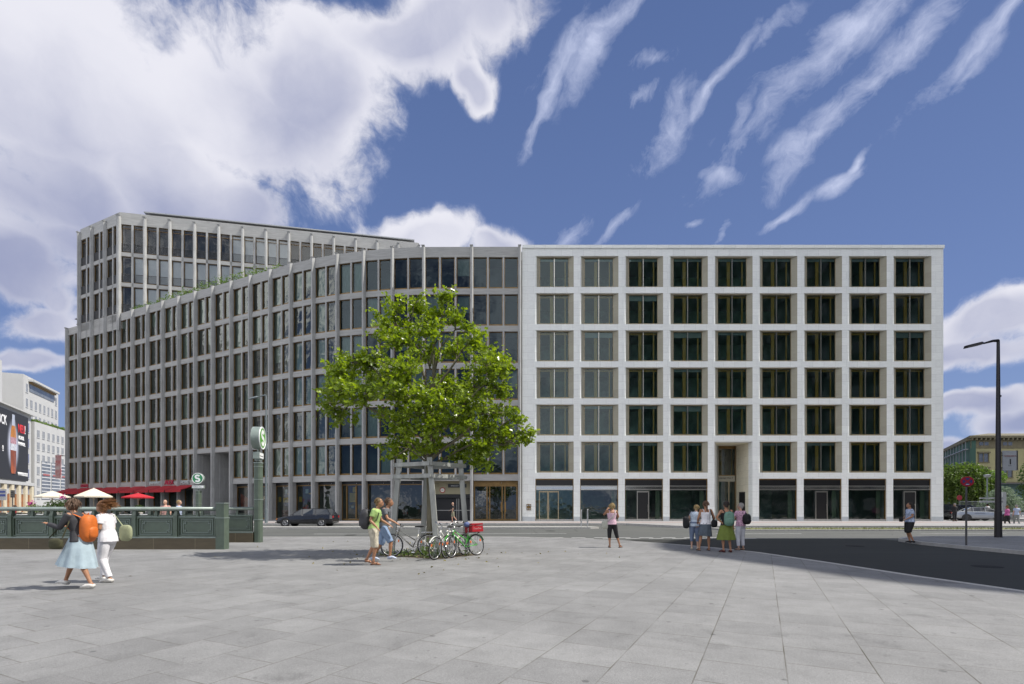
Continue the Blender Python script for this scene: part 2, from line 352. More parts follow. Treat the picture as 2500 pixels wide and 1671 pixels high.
def asphalt_mat(ca=(.075, .079, .074), cb_=(.098, .101, .094), nm='asphalt'):
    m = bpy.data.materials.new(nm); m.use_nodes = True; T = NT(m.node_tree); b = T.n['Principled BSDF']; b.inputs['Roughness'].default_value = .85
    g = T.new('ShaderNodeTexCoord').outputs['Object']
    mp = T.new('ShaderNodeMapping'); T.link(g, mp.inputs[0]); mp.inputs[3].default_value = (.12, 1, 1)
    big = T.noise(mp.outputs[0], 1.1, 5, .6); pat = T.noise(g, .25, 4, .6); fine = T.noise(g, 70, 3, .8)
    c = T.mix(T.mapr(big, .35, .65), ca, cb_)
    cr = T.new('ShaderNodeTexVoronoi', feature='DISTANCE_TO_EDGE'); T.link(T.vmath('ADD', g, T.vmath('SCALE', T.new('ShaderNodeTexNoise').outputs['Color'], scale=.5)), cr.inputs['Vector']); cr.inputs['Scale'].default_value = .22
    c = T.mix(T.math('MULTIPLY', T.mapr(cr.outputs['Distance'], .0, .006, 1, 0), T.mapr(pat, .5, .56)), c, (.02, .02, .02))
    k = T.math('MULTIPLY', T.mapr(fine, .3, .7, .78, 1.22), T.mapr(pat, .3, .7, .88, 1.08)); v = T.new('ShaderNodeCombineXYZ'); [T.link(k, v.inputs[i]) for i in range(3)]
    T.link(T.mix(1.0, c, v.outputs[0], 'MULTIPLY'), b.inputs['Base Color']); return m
M['plaza'] = plaza_mat(); M['asphalt'] = asphalt_mat()
M['pave'] = stone('pavement_slabs', (.30, .29, .285), (.27, .265, .26), (.26, .25, .24), .6, .4, .008, ax='xy', var=.08, streak=(1, 1, 1))
M['kerb'] = mat('granite_kerb', (.40, .39, .37), .75, 0, .12, 6)
M['pink'] = mat('red_cycle_paving', (.36, .22, .21), .8, 0, .1, 4)
M['paint'] = mat('road_paint', (.42, .42, .41), .7, 0, .2, 9)
M['soil'] = mat('soil', (.11, .085, .055), .95, 0, .4, 9, bump=.6, bs=30)
M['turf'] = mat('turf', (.17, .18, .06), .95, 0, .3, 6, bump=.5, bs=40)
M['far_ground'] = mat('far_ground', (.25, .25, .24), .9, 0, .1, .05)
M['asphalt_shade'] = asphalt_mat((.0125, .0140, .0115), (.021, .0225, .0185), 'shade_dark_asphalt')  # asphalt colour darkened to deepen the tower's shade
def struct(name, mb, mt, **k): return mb.build(name, mt, None, kind='structure', **k)
struct('ground', MB().box(-900, 900, -500, 1400, -1.2, -.22), M['far_ground'])
struct('road', MB().prism([(-260, 20), (5, 20), (8.0, -120), (18.5, -120), (18.5, 22), (260, 22), (260, 49.4), (47, 49.4), (47, 200), (58, 200), (58, 49.4), (-260, 49.4)], -.21, -.08), M['asphalt'])
struct('side_road', MB().prism([(5.5, 24.6), (8.4, 10), (9.0, -120), (18, -120), (18, 24.9), (14, 25.3)], -.2, -.075), M['asphalt_shade'])  # dark sheet over the road where the tower's shadow lies
EDGE = [(-140, 25.45), (-13, 25.45), (-6, 25.6), (0, 25.5), (2.5, 24.6), (4.8, 22.9), (6.2, 21.0), (7.35, 18.9), (8.05, 16.9), (8.45, 14), (8.75, 11.1), (9.1, 9.1), (9.5, 0), (9.8, -120)]
def inset(poly, d):
    out = []
    for i, p in enumerate(poly):
        a = Vector(poly[max(i - 1, 0)]); b = Vector(poly[min(i + 1, len(poly) - 1)]); t = (b - a).normalized(); out.append((p[0] - t.y * d * -1 * -1, p[1] + t.x * d * -1))
    return out
INN = inset(EDGE, .16)
struct('plaza_paving', MB().prism(INN + [(-140, -120)], -.2, 0), M['plaza'])
kb = MB()
for i in range(len(EDGE) - 1): kb.prism([EDGE[i], EDGE[i + 1], INN[i + 1], INN[i]], -.2, .006)
struct('plaza_kerb', kb, M['kerb'])
# far pavement along the facades, parking lane, slim traffic island, turf strip
pv = MB().prism([(-140, 43.4), (9.8, 43.4), (12.5, 37.8), (44.5, 37.8), (46.0, 39.5), (46.8, 44), (47, 200), (42, 200), (42, 75), (-140, 75)], -.2, .09)
struct('pavement', pv, M['pave'])
struct('pavement_kerb', MB().prism([(-140, 43.2), (9.7, 43.2), (9.8, 43.39), (-140, 43.39)], -.2, .096).prism([(9.7, 43.2), (12.4, 37.6), (12.5, 37.79), (9.8, 43.39)], -.2, .096).prism([(12.4, 37.6), (44.6, 37.6), (44.5, 37.79), (12.5, 37.79)], -.2, .096), M['kerb'])
struct('cycle_path', MB().box(-140, 46.5, 45.6, 46.4, .088, .096), M['pink'])
struct('pavement_right', MB().prism([(58.5, 41), (140, 39), (140, 200), (58.5, 200)], -.2, .09), M['pave'])
struct('traffic_island', MB().prism([(-140, 36.3), (5.6, 36.3), (6.3, 36.9), (5.6, 37.6), (-140, 37.6)], -.2, .05), M['kerb'])
struct('turf_kerb', MB().box(14.2, 75, 33.0, 33.25, -.2, .03).box(14.2, 75, 35.6, 35.8, -.2, .03).box(14.0, 14.2, 33, 35.8, -.2, .03), M['kerb'])
struct('turf_strip', MB().box(14.2, 75, 33.25, 35.6, -.2, .01), M['turf'])
RC = [(16.9, -120), (16.9, 14), (16.85, 18.9), (17.0, 21.2), (17.6, 23.2), (18.9, 24.6), (20.6, 25.3), (150, 25.3)]
struct('corner_pavement', MB().prism([(x + (.16 if i < 4 else .1), y - (.16 if i > 4 else .05)) for i, (x, y) in enumerate(RC)] + [(150, -120)], -.2, .05), M['plaza'])
rk = MB(); RI = [(x + (.16 if i < 4 else .1), y - (.16 if i > 4 else .05)) for i, (x, y) in enumerate(RC)]
for i in range(len(RC) - 1): rk.prism([RC[i], RC[i + 1], RI[i + 1], RI[i]], -.2, .055)
struct('corner_kerb', rk, M['kerb'])
mk = MB()
for x0, x1, y in ((-11.5, -7.5, 29.6), (-3.6, 3.2, 29.9), (12, 17, 29.9), (-26, -20, 29.6), (24, 29, 29.9)): mk.box(x0, x1, y - .07, y + .07, -.081, -.074)
for i in range(9): mk.box(1.9 + i * 1.15, 2.6 + i * 1.15, 25.9, 26.15, -.081, -.074); mk.box(2.2 + i * 1.15, 2.9 + i * 1.15, 25.15, 25.35, -.081, -.074)
struct('road_markings', mk, M['paint'])
for (mx_, my_, mz_, r_) in ((12.6, 13.5, -.074, .33), (2.5, 33.2, -.079, .33), (-9.0, 28.4, -.079, .33), (13.8, 20.5, -.074, .33)):
    mh_ = thing('manhole_cover', 'iron manhole cover in the %s' % {12.6: 'shaded side road nearest the viewer', 2.5: 'main road in front of the white building', -9.0: 'main road left of the tree', 13.8: 'shaded side road near the junction'}[mx_], 'manhole cover', (mx_, my_, mz_), 0, 'manhole covers')
    MB().loft([(0, 0, 0), (0, 0, .004)], [r_, r_], 24).build('cover', mat('cast_iron', (.012, .0115, .011), .8, 0, .3, 30, spec=.2), mh_)
# turf blades along the strip so its edge is not clean
tb = MB(); rr = random.Random(3)
for i in range(2600):
    x = rr.uniform(14.3, 52); y = rr.uniform(33.3, 35.5); h = rr.uniform(.05, .16); a = rr.uniform(0, 3.14); w = .02
    tb.add([(x - w * math.cos(a), y - w * math.sin(a), .005), (x + w * math.cos(a), y + w * math.sin(a), .005), (x + rr.uniform(-.04, .04), y + rr.uniform(-.04, .04), h)], [(0, 1, 2)])
tb.build('grass', mat('grass', (.16, .175, .055), .9, 0, .3, 20), None, kind='stuff', label='thin dry grass growing on the strip between road and pavement', cat='grass')

# ---------------------------------------------------------------- white office building
def white_building():
    X0, X1, Y, H = 1.0, 42.36, 50.0, 27.05
    rt = thing('office_building', 'white limestone office building with a grid of square bronze windows', 'building', (X0, Y, .09))
    OX, PIT, OW = 2.30, 4.392, 3.757; TOP0, FP, OH = 26.12, 3.645, 3.05; DP = .30; SP = .43
    w = MB()
    cols = [OX + i * PIT for i in range(9)]
    # vertical piers and horizontal bands as one flush front slab made of butted blocks
    edges = [X0] + [e for c in cols for e in (c, c + OW)] + [X1]
    for i in range(0, len(edges), 2): w.box(edges[i], edges[i + 1], Y, Y + .9, .09, H - .55)
    w.box(X0, X1, Y, Y + .9, H - .55, H - .18)
    w.box(X0 - .0, X1 + .06, Y - .09, Y + .9, H - .18, H + .12)       # projecting cornice
    w.box(X0 + .2, X1 - .2, Y + .9, Y + 20, H - .3, H + .02, 1)
    w.box(X1 - .9, X1, Y + .9, Y + 20, .09, H - .3); w.box(X0, X0 + .3, Y + .9, Y + 20, .09, H - .3)
    for ci, c in enumerate(cols):
        zt = [TOP0 - FP * k for k in range(6)]
        w.box(c, c + OW, Y, Y + .9, TOP0, H - .55)
        for k in range(6):
            zb = zt[k] - OH; z2 = zt[k + 1] if k < 5 else 4.25
            if ci == 4 and k >= 4:
                if k == 4: w.box(c, c + OW, Y, Y + .9, z2, zb)
                continue
            w.box(c, c + OW, Y, Y + .9, z2, zb)
        for k in range(6):
            if ci == 4 and k == 5: continue
            z1, z0 = zt[k], zt[k] - OH
            # splayed stone jambs and a little sloped sill
            q_ = .30; xa, ya = c + SP * q_, Y + DP * q_
            w.add([(c, Y + .001, z0), (xa, ya, z0), (xa, ya, z1), (c, Y + .001, z1)], [(0, 1, 2, 3)], 0)  # sunlit sliver of the left jamb painted as a white strip
            w.add([(xa, ya, z0), (c + SP, Y + DP, z0), (c + SP, Y + DP, z1), (xa, ya, z1)], [(0, 1, 2, 3)], 3)  # shaded rest of the jamb, dark in its colour
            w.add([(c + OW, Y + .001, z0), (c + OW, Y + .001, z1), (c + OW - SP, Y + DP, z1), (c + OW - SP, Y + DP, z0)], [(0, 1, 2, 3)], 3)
            w.box(c + SP, c + OW - SP, Y + .02, Y + DP, z0, z0 + .05, 2)
    # entrance bay: deep double-height porch
    c = cols[4]; z1 = TOP0 - 5 * FP; z0 = .10
    w.add([(c, Y + .02, z0), (c + 1.84, Y + 3.76, z0), (c + 1.84, Y + 3.76, z1), (c, Y + .02, z1)], [(0, 1, 2, 3)])
    w.box(c + OW - .0, c + OW + .3, Y + .9, Y + 3.9, z0, z1 + .1, 5); w.box(c - .1, c + OW, Y + .9, Y + 3.9, z1, z1 + .3, 5)
    w.box(c + 1.84, c + 1.90, Y + 3.6, Y + 3.8, z0, z1, 3); w.box(c + OW - .05, c + OW, Y + 3.6, Y + 3.8, z0, z1, 2)
    # grey plinth at the pier feet
    for i in range(0, len(edges), 2): w.box(edges[i] + .0, edges[i + 1], Y - .02, Y, .09, .52, 4)
    w.build('wall', [M['white_stone'], M['roof'], M['bronze_l'], M['sand_jamb_shade'], mat('pale_granite_plinth', (.5, .53, .55), .7, 0, .05, 3), stone('porch_limestone', (.80, .74, .58), (.74, .69, .54), (.5, .46, .36), 1.1, .72, .006)], rt, world=True)
    # rooms behind the glass
    r = MB()
    for k in range(7):
        z = TOP0 - FP * k + .3
        for a_, b_ in (((X0 + .4, X1 - 1),) if k < 6 else ((X0 + .4, cols[4] - .34), (cols[4] + OW + .45, X1 - 1))): r.box(a_, b_, Y + .9, Y + 7.2, z, z + .25, 1)
    r.box(X0 + .4, cols[4] - .3, Y + 5.4, Y + 5.6, .1, H - .5); r.box(cols[4] + OW + .3, X1 - 1, Y + 5.4, Y + 5.6, .1, H - .5); r.box(cols[4] - .3, cols[4] + OW + .3, Y + 5.4, Y + 5.6, 8, H - .5)
    r.box(cols[4] + 1.9, cols[4] + OW - .05, Y + 7, Y + 7.2, .1, 8); r.box(X0 + .4, X1 - 1, Y + .9, Y + 7, .02, .095, 0)
    for i, c in enumerate(cols):
        if i and i not in (4, 5): r.box(c - .4, c - .25, Y + .9, Y + 5.4, .1, H - .6, 1)
    r.box(X0 + .4, X1 - 1, Y + 7.2, Y + 7.4, .02, 8.6); r.box(cols[4] - .34, cols[4] - .2, Y + .9, Y + 7.2, .1, 8.2); r.box(cols[4] + OW + .32, cols[4] + OW + .45, Y + .9, Y + 7.2, .1, 8.2)
    r.build('interior', [M['room'], M['room_c']], rt, world=True)
    # window prototype: gold inner frame, bronze outer frame, slim metal mullion
    WW = OW - 2 * SP; mw = MB()
    mw.box(0, .05, .30, .40, .02, OH, 0); mw.box(WW - .05, WW, .30, .40, .02, OH, 0); mw.box(.05, WW - .05, .30, .40, OH - .09, OH, 0); mw.box(.05, WW - .05, .30, .40, .05, .17, 2)
    mw.box(WW / 2 - .035, WW / 2 + .035, .29, .40, .17, OH - .09, 1)
    for a, b in ((WW / 2 - .42, WW / 2 - .10), (WW - .42, WW - .29)): mw.box(a, b, .55, .63, .17, OH - .25, 3)
    mw.box(.05, WW - .05, .55, .62, OH - .30, OH - .09, 3)
    wm = mw.mesh('window', [M['bronze_l'], M['steel'], M['bronze_l'], M['gold_wood']])
    pm = MB().add([(.05, .36, .17), (WW / 2 - .035, .36, .17), (WW / 2 - .035, .36, OH - .09), (.05, .36, OH - .09), (WW / 2 + .035, .36, .17), (WW - .05, .36, .17), (WW - .05, .36, OH - .09), (WW / 2 + .035, .36, OH - .09)], [(0, 1, 2, 3), (4, 5, 6, 7)]).mesh('pane', [M['pane']])
    bms = [MB().box(.06, WW / 2 - .04, .45, .47, OH - d, OH - .09).box(WW / 2 + .04, WW - .06, .45, .47, OH - d, OH - .09).mesh('blind', [mat('grey_blind_%d' % i, (.30, .32, .31), .8)]) for i, d in enumerate((.35, .62))]
    rr = random.Random(5)
    for ci, c in enumerate(cols):
        for k in range(6):
            if ci == 4 and k == 5: continue
            o = link('window', wm, rt, (c + SP - X0, 0, TOP0 - FP * k - OH - .09))
            link('pane', pm, o)
            if k == 0 or rr.random() < .25: link('blind', bms[0 if k == 0 else rr.randint(0, 1)], o)
    # entrance glazing
    e = MB(); c = cols[4]; a, b = c + 1.9, c + OW - .05; y = Y + 3.7
    e.box(a, a + .06, y, y + .12, .1, 7.85).box(b - .06, b, y, y + .12, .1, 7.85).box(a, b, y, y + .12, 7.6, 7.89).box(a, b, y, y + .14, 4.15, 4.75, 1).box(a + .06, b - .06, y + .02, y + .1, 4.75, 4.85).box(a + 1.05, a + 1.15, y - .03, y + .1, .1, 4.15, 2)
    e.box(a + .25, a + .55, y + .35, y + .42, 4.85, 7.6, 3).box(b - .3, b - .18, y + .35, y + .42, 4.85, 7.6, 3)
    eo = e.build('entrance', [M['bronze'], M['sand_jamb_shade'], M['bronze_l'], M['gold_wood']], rt, world=True)
    MB().add([(a + .06, y + .06, 4.85), (b - .06, y + .06, 4.85), (b - .06, y + .06, 7.6), (a + .06, y + .06, 7.6)], [(0, 1, 2, 3)]).add([(a + .06, y + .06, .1), (b - .06, y + .06, .1), (b - .06, y + .06, 4.15), (a + .06, y + .06, 4.15)], [(0, 1, 2, 3)]).build('pane', M['pane_shop'], eo, world=True)
    text('lettering', 'Leipziger Platz 9', .23, M['black'], eo, (a + .04 - X0, y - .012 - Y, 4.36), ext=.006)
    # bell panel in the porch jamb
    MB().box(c + OW - .03, c + OW - .001, Y + 1.6, Y + 2.9, .4, 3.0).build('glass_panel', M['black'], rt, world=True)
    # shop fronts
    for ci, c in enumerate(cols):
        if ci == 4: continue
        s = MB(); y = Y + .12; l, r_ = c, c + OW; t = 4.25
        s.box(l, l + .07, y, y + .2, .1, t).box(r_ - .07, r_, y, y + .2, .1, t).box(l + .07, r_ - .07, y, y + .2, t - .12, t)
        s.box(l + .07, r_ - .07, y + .03, y + .15, t - .68, t - .12, 1).box(l + .07, r_ - .07, y - .03, y + .12, t - .76, t - .68, 3)
        s.box(l + .07, r_ - .07, y + .02, y + .14, t - 1.04, t - .76, 2).box(l + .07, r_ - .07, y - .03, y + .12, t - 1.12, t - 1.04, 3)
        s.box(l + .07, r_ - .07, y - .05, y + .3, .1, .26, 4)
        o = s.build('shop_front', [M['bronze'], M['black'], M['chrome'], M['steel'], M['kerb']], rt, world=True)
        zt = t - 1.12
        g = MB()
        def q(mb, x0, x1, z0, z1, yy): mb.add([(x0, yy, z0), (x1, yy, z0), (x1, yy, z1), (x0, yy, z1)], [(0, 1, 2, 3)])
        q(g, l + .07, r_ - .07, .26, zt, y + .08)
        g.build('pane', M['green_glass'] if ci == 0 else M['pane_shop'], o, world=True)
        fr = MB()
        if ci == 0: xs = [(l + .35, l + 1.25), (l + 1.25, l + 2.3)]
        elif ci in (2, 6): xs = [(l + 1.2, l + 2.4)]
        elif ci == 8: xs = [(l + 1.1, l + 2.3)]
        else: xs = []
        for k, (x0, x1) in enumerate(xs):
            d = MB().box(x0, x0 + .08, y - .04, y + .06, .16, zt - .1).box(x1 - .08, x1, y - .04, y + .06, .16, zt - .1).box(x0 + .08, x1 - .08, y - .04, y + .06, zt - .22, zt - .1).box(x0 + .08, x1 - .08, y - .04, y + .06, .16, .3)
            if ci in (2, 6, 8): d.box(x0 + .08, x1 - .08, y + .0, y + .04, .3, zt - .22, 1)
            do = d.build('door', [M['bronze_l'] if ci == 0 else M['steel'], M['black']], o, world=True)
            hx = x1 - .14 if k == 0 else x0 + .14
            MB().loft([(hx, y - .06, 1.0), (hx, y - .14, 1.05), (hx, y - .14, 1.65), (hx, y - .06, 1.7)], .018, 6, 0).build('handle', M['steel'], do, world=True)
        # pale curtain edges seen inside the shop
        if ci: MB().box(l + .12, l + .35, y + .6, y + .66, .12, zt).box(r_ - .55, r_ - .12, y + .6, y + .66, .12, zt).build('curtain', mat('pale_green_wall', (.42, .46, .36), .8), o, world=True)
    # double fire inlet on the left pier
    f = MB().box(1.42, 1.86, Y - .06, Y - .0, 1.15, 1.75, 0)
    for a in (1.53, 1.75):
        for b in (1.28, 1.62): f.tube((a, Y - .06, b), (a, Y - .16, b), .07, n=10, m=1)
    f.build('fire_inlet', [M['bronze'], M['chrome']], rt, world=True)
    return rt
white_building()

# ---------------------------------------------------------------- grey curved building
RAD = 39.; AA = R(25.7); PY = 49.9
def path(s):
    if s < 8: return Vector((1 - s, PY)), 0.
    s2 = s - 8
    if s2 < RAD * AA:
        a = s2 / RAD; return Vector((-7 - RAD * math.sin(a), PY + RAD * (1 - math.cos(a)))), a
    s3 = s2 - RAD * AA
    return Vector((-7 - RAD * math.sin(AA) - s3 * math.cos(AA), PY + RAD * (1 - math.cos(AA)) + s3 * math.sin(AA))), AA
PS = [0.25, 4.95, 9.66, 12.78, 15.76, 18.7, 21.6, 24.6, 27.68, 30.85, 34.01, 37.2, 40.4, 43.55, 46.75, 49.95, 53.2, 56.4, 59.65, 62.9, 66.15, 69.4]
def frame(A, B):
    t = (B - A); L = t.length; t /= L
    # local x along wall (left to right), local y inwards, z up
    Mx = Matrix(((t.x, -t.y, 0, A.x), (t.y, t.x, 0, A.y), (0, 0, 1, 0), (0, 0, 0, 1)))
    return Mx, L, math.atan2(t.y, t.x)
def grey_window(name, w, h, blind=0, rail=False, mt='bronze', pane='pane_g', transom=0):
    fr = MB(); a = .06; d = .13
    fr.box(0, a, d, d + .12, 0, h).box(w - a, w, d, d + .12, 0, h).box(a, w - a, d, d + .12, h - .06, h).box(a, w - a, d, d + .12, 0, .17)
    if transom: fr.box(a, w - a, d, d + .12, h - transom - .05, h - transom)
    m1 = fr.mesh('window', [M[mt]])
    p = MB().add([(a, d + .06, .17), (w - a, d + .06, .17), (w - a, d + .06, h - .06), (a, d + .06, h - .06)], [(0, 1, 2, 3)]).mesh('pane', [M[pane]])
    return m1, p
def grey_building():
    o0 = path(0)[0]
    rt = thing('curved_building', 'long grey stone building curving away to the left, red awnings on its far wing', 'building', (o0.x, o0.y, .09))
    H = 26.97; T0, FP, WH = 25.97, 3.645, 3.08; PW = .28; MW = .17
    wall = MB(); intr = MB(); roof = MB()
    L0 = Vector((o0.x, o0.y, .09))
    # core behind the glass
    pts = []
    for i in range(60):
        p, a = path(i * 69.6 / 59); pts.append(p + Vector((math.sin(a), math.cos(a))) * 1.9)
    pe, ae = path(69.6); nin = Vector((math.sin(ae), math.cos(ae)))
    intr.prism([tuple(p) for p in pts] + [tuple(pe + nin * 15), (-15, 74), (.9, 70)], .1, H - 1.2)
    pr = [path(i * 69.6 / 59) for i in range(60)]
    roof.prism([tuple(p + Vector((math.sin(a), math.cos(a))) * .5) for p, a in pr] + [tuple(pe + nin * 16), (-15, 75), (.9, 71)], H - 1.1, H - .25)
    # closed end wall
    t = Vector((-math.cos(ae), math.sin(ae)))
    Mx, L, rz = frame(pe, pe - t * -0 + t * .35)
    wall.prism([tuple(pe), tuple(pe - t * .3), tuple(pe - t * .3 + nin * 16), tuple(pe + nin * 16)], .1, H)
    nb = len(PS) - 1; allw = []; shops = []
    for b in range(nb):
        A = path(PS[b + 1])[0]; B = path(PS[b])[0]; Mx, L, rz = frame(A, B); hp = PW / 2; nw = 3 if b < 2 else 2
        tall = b in (10, 11)
        # roof beam, spandrels
        wall.box(0, L, 0, 1.9, T0, H, 1, Mx)
        for k in range(6):
            zt = T0 - FP * k; zb = zt - WH; zn = T0 - FP * (k + 1) if k < 5 else 4.05
            if tall and k == 5: continue
            if tall and k == 4: zn = T0 - FP * 5 - .0
            wall.box(0, L, .0, 1.9, zn, zb, 1, Mx)
            ww = (L - PW - MW * (nw - 1)) / nw
            for i in range(nw):
                x = hp + i * (ww + MW)
                if i: wall.box(x - MW, x, 0, .40, zb, zt, 0, Mx)
                allw.append((b, k, i, Mx, x, zb, rz, ww))
        wall.box(-.0, hp, .0, .6, .1, T0, 0, Mx) if True else None
        wall.box(L - hp, L, .0, .6, .1, T0, 0, Mx)
        shops.append((b, Mx, L, rz, tall))
    # end pier cap
    wall.build('wall', [M['grey_stone'], M['grey_stone_h']], rt, world=True)
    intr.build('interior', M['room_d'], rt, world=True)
    roof.build('roof', M['zinc'], rt, world=True)
    # projecting piers, each a part
    for i, s in enumerate(PS):
        p, a = path(s); Mx = Matrix(((math.cos(a), math.sin(a), 0, p.x), (-math.sin(a), math.cos(a), 0, p.y), (0, 0, 1, 0), (0, 0, 0, 1)))
        w = PW / 2
        mb = MB().prism([(-.16, .02), (-.16, -.04), (-.09, -.33), (.07, -.33), (.16, -.04), (.16, .02)], .1, H - .14, 0, Mx)
        # capital: splayed top like a nail head
        mb.add([(-.09, -.33, H - .14), (.07, -.33, H - .14), (.16, .02, H - .14), (-.16, .02, H - .14), (-w - .02, -.42, H + .02), (w + .02, -.42, H + .02), (w, .02, H + .02), (-w, .02, H + .02)],
               [(4, 5, 6, 7), (0, 1, 5, 4), (1, 2, 6, 5), (3, 0, 4, 7)], 0, Mx)
        mb.build('pier', M['grey_stone'], rt, world=True)
    # windows: the hundred nearest as parts, the rest as one
    wm, pm = grey_window('w', 1.25, WH)
    pw_ = grey_window('w', 1.25, WH, pane='pane_w')[1]
    cur = MB().box(.08, 1.17, .42, .44, .1, WH - .1).mesh('curtain', [M['curtain']])
    half = MB().box(.08, 1.17, .42, .44, WH * .45, WH - .1).mesh('blind', [M['curtain']])
    rr = random.Random(11); rest = MB()
    allw.sort(key=lambda w: (w[0], w[1]))
    for n, (b, k, i, Mx, x, zb, rz, ww) in enumerate(allw):
        c = rr.random()
        inner = cur if (c < .34 and b > 2) else (half if c < .42 else None)
        if n < 100:
            P = Mx @ Vector((x, 0, zb)) - L0
            o = link('window', wm, rt, P, rz); o.scale = (ww / 1.25, 1, 1); link('pane', pm if b < 5 else pw_, o)
            if inner: link('blind', inner, o)
        else:
            S = Mx @ Matrix.Translation((x, 0, zb)) @ Matrix.Scale(ww / 1.25, 4, (1, 0, 0))
            for me, mi in ((wm, 0), (pm, 1)) + (((inner, 2),) if inner else ()):
                rest.add([S @ v.co for v in me.vertices], [tuple(p.vertices) for p in me.polygons], mi)
    rest.build('window', [M['bronze'], M['pane_w'], M['curtain']], rt, world=True, kind='stuff')
    # street level of every bay
    yel = mat('yellow_shop_poster', (.75, .42, .03), .6, 0, .15, 4)
    for b, Mx, L, rz, tall in shops:
        hp = PW / 2; l, r_ = hp, L - hp
        if tall:
            rec = MB().box(l, l + .04, .6, 1.8, .1, 7.7, 0, Mx).box(r_ - .04, r_, .6, 1.8, .1, 7.7, 0, Mx).box(l, r_, 1.8, 1.86, .1, 7.7, 1, Mx).box(l, r_, .6, 4.2, 7.7, 7.75, 0, Mx)
            rec.build('passage', [M['grey_stone'], M['black']], rt, world=True); continue
        if b == 1:   # garage entrance
            g = MB().box(l, r_, 1.1, 1.2, 2.75, 4.05, 0, Mx).box(l, r_, 1.80, 1.86, .1, 2.75, 1, Mx).box(l, l + .05, .45, 1.8, .1, 4.05, 2, Mx).box(r_ - .05, r_, .45, 1.8, .1, 4.05, 2, Mx)
            g.box(l, r_, 1.2, 1.8, 2.4, 2.74, 1, Mx).box(l + .1, r_ - .1, 1.7, 1.76, 1.1, 1.16, 3, Mx)
            for q in (2.9, 3.1): g.box(l + q, l + q + .05, 1.6, 1.65, .1, 2.3, 3, Mx)
            go = g.build('garage_entrance', [mat('beige_render', (.30, .28, .19), .8, 0, .05, 2), M['black'], M['grey_stone'], M['steel']], rt, world=True)
            P = Mx @ Vector((l + 1.55, 1.06, 3.15)) - L0
            sgn = MB().disc(tuple(P + Vector((0, -.01, 0))), .2, 'y', 24, 0).torus(tuple(P), .24, .035, 'y', 24, 6, 1).build('round_sign', [mat('sign_white', (.7, .7, .66), .5), mat('sign_red', (.4, .03, .03), .5)], go)
            sgn.location = Vector((0, 0, 0))
            text('lettering', '1.9m', .12, M['black'], sgn, P + Vector((-.15, -.03, -.05)), ext=.003)
            P = Mx @ Vector((l + 2.1, 1.09, 3.42)) - L0
            bs = MB().box(P.x, P.x + 1.85, P.y - .06, P.y, P.z, P.z + .34).build('dark_sign', M['black'], go)
            text('lettering', 'EINFAHRT  P', .17, M['steel'], bs, (P.x + .3, P.y - .075, P.z + .1), ext=.003)
            for jj, tx in enumerate(('TIEFGARAGE', 'Mo - Fr  6 - 22', 'Sa  8 - 20')):
                text('lettering', tx, .16, mat('letter_brown', (.16, .15, .1), .7), go, Mx @ Vector((l + .25, 1.08, 3.75 - jj * .24)) - L0, ext=.003)
            continue
        d = .5
        s = MB(); FR = 0
        s.box(l, r_, d, d + .14, 3.75, 4.05, 1, Mx)
        s.box(l, l + .07, d, d + .14, .1, 3.75, 0, Mx).box(r_ - .07, r_, d, d + .14, .1, 3.75, 0, Mx).box(l + .07, r_ - .07, d, d + .14, 3.66, 3.75, 2, Mx).box(l + .07, r_ - .07, d - .03, d + .16, .1, .28, 2, Mx)
        s.ball(tuple(Mx @ Vector((L * .62, d - .05, 3.85))), .035, 3, 8, 6)
        so_ = s.build('shop_front', [M['bronze'], M['black'], M['bronze'], M['paint']], rt, world=True)
        def q4(x0, x1, z0, z1, w): return [Mx @ Vector((x0, w, z0)), Mx @ Vector((x1, w, z0)), Mx @ Vector((x1, w, z1)), Mx @ Vector((x0, w, z1))]
        MB().add(q4(l + .07, r_ - .07, .28, 3.66, d + .08), [(0, 1, 2, 3)]).build('pane', M['pane_shop'], so_, world=True)
        if b == 0:
            dr = MB().box(l, r_, d - .06, d + .2, 3.5, 4.05, 0, Mx)
            for fx in (.02, .30, .36, .64, .70, .97): dr.box(l + (r_ - l) * fx - .05, l + (r_ - l) * fx + .07, d - .05, d + .1, .1, 3.5, 0, Mx)
            do = dr.build('door', M['bronze'], so_, world=True)
            for hx in (.62, .72): MB().loft([Mx @ Vector((l + (r_ - l) * hx, d - .06, 1.0)), Mx @ Vector((l + (r_ - l) * hx, d - .14, 1.04)), Mx @ Vector((l + (r_ - l) * hx, d - .14, 1.9)), Mx @ Vector((l + (r_ - l) * hx, d - .06, 1.94))], .02, 6).build('handle', M['gold_wood'], do, world=True)
            lamps = MB()
            for fx in (.18, .45, .8): lamps.loft([Mx @ Vector((l + 4 * fx, 1.4, 2.75)), Mx @ Vector((l + 4 * fx, 1.4, 2.66))], [(.08, .08), (.28, .28)], 14)
            lamps.build('ceiling_lamp', mat('lamp_amber', (.6, .38, .08), .5), rt, world=True)
        elif b == 4:
            MB().box(l + .5, l + .62, d - .02, d + .1, .3, 3.6, 0, Mx).box(l + 1.55, l + 1.67, d - .02, d + .1, .3, 3.6, 0, Mx).build('door', M['bronze'], so_, world=True)
            MB().box(l + .75, l + 1.5, d + .2, d + .22, 1.95, 2.9, 0, Mx).box(l + 1.1, l + 1.5, d + .2, d + .22, 2.95, 3.5, 0, Mx).box(l + .95, l + 1.25, d + .19, d + .2, 1.35, 1.6, 1, Mx).build('poster', [yel, M['paint']], so_, world=True)
        elif b == 6 or b == 7:
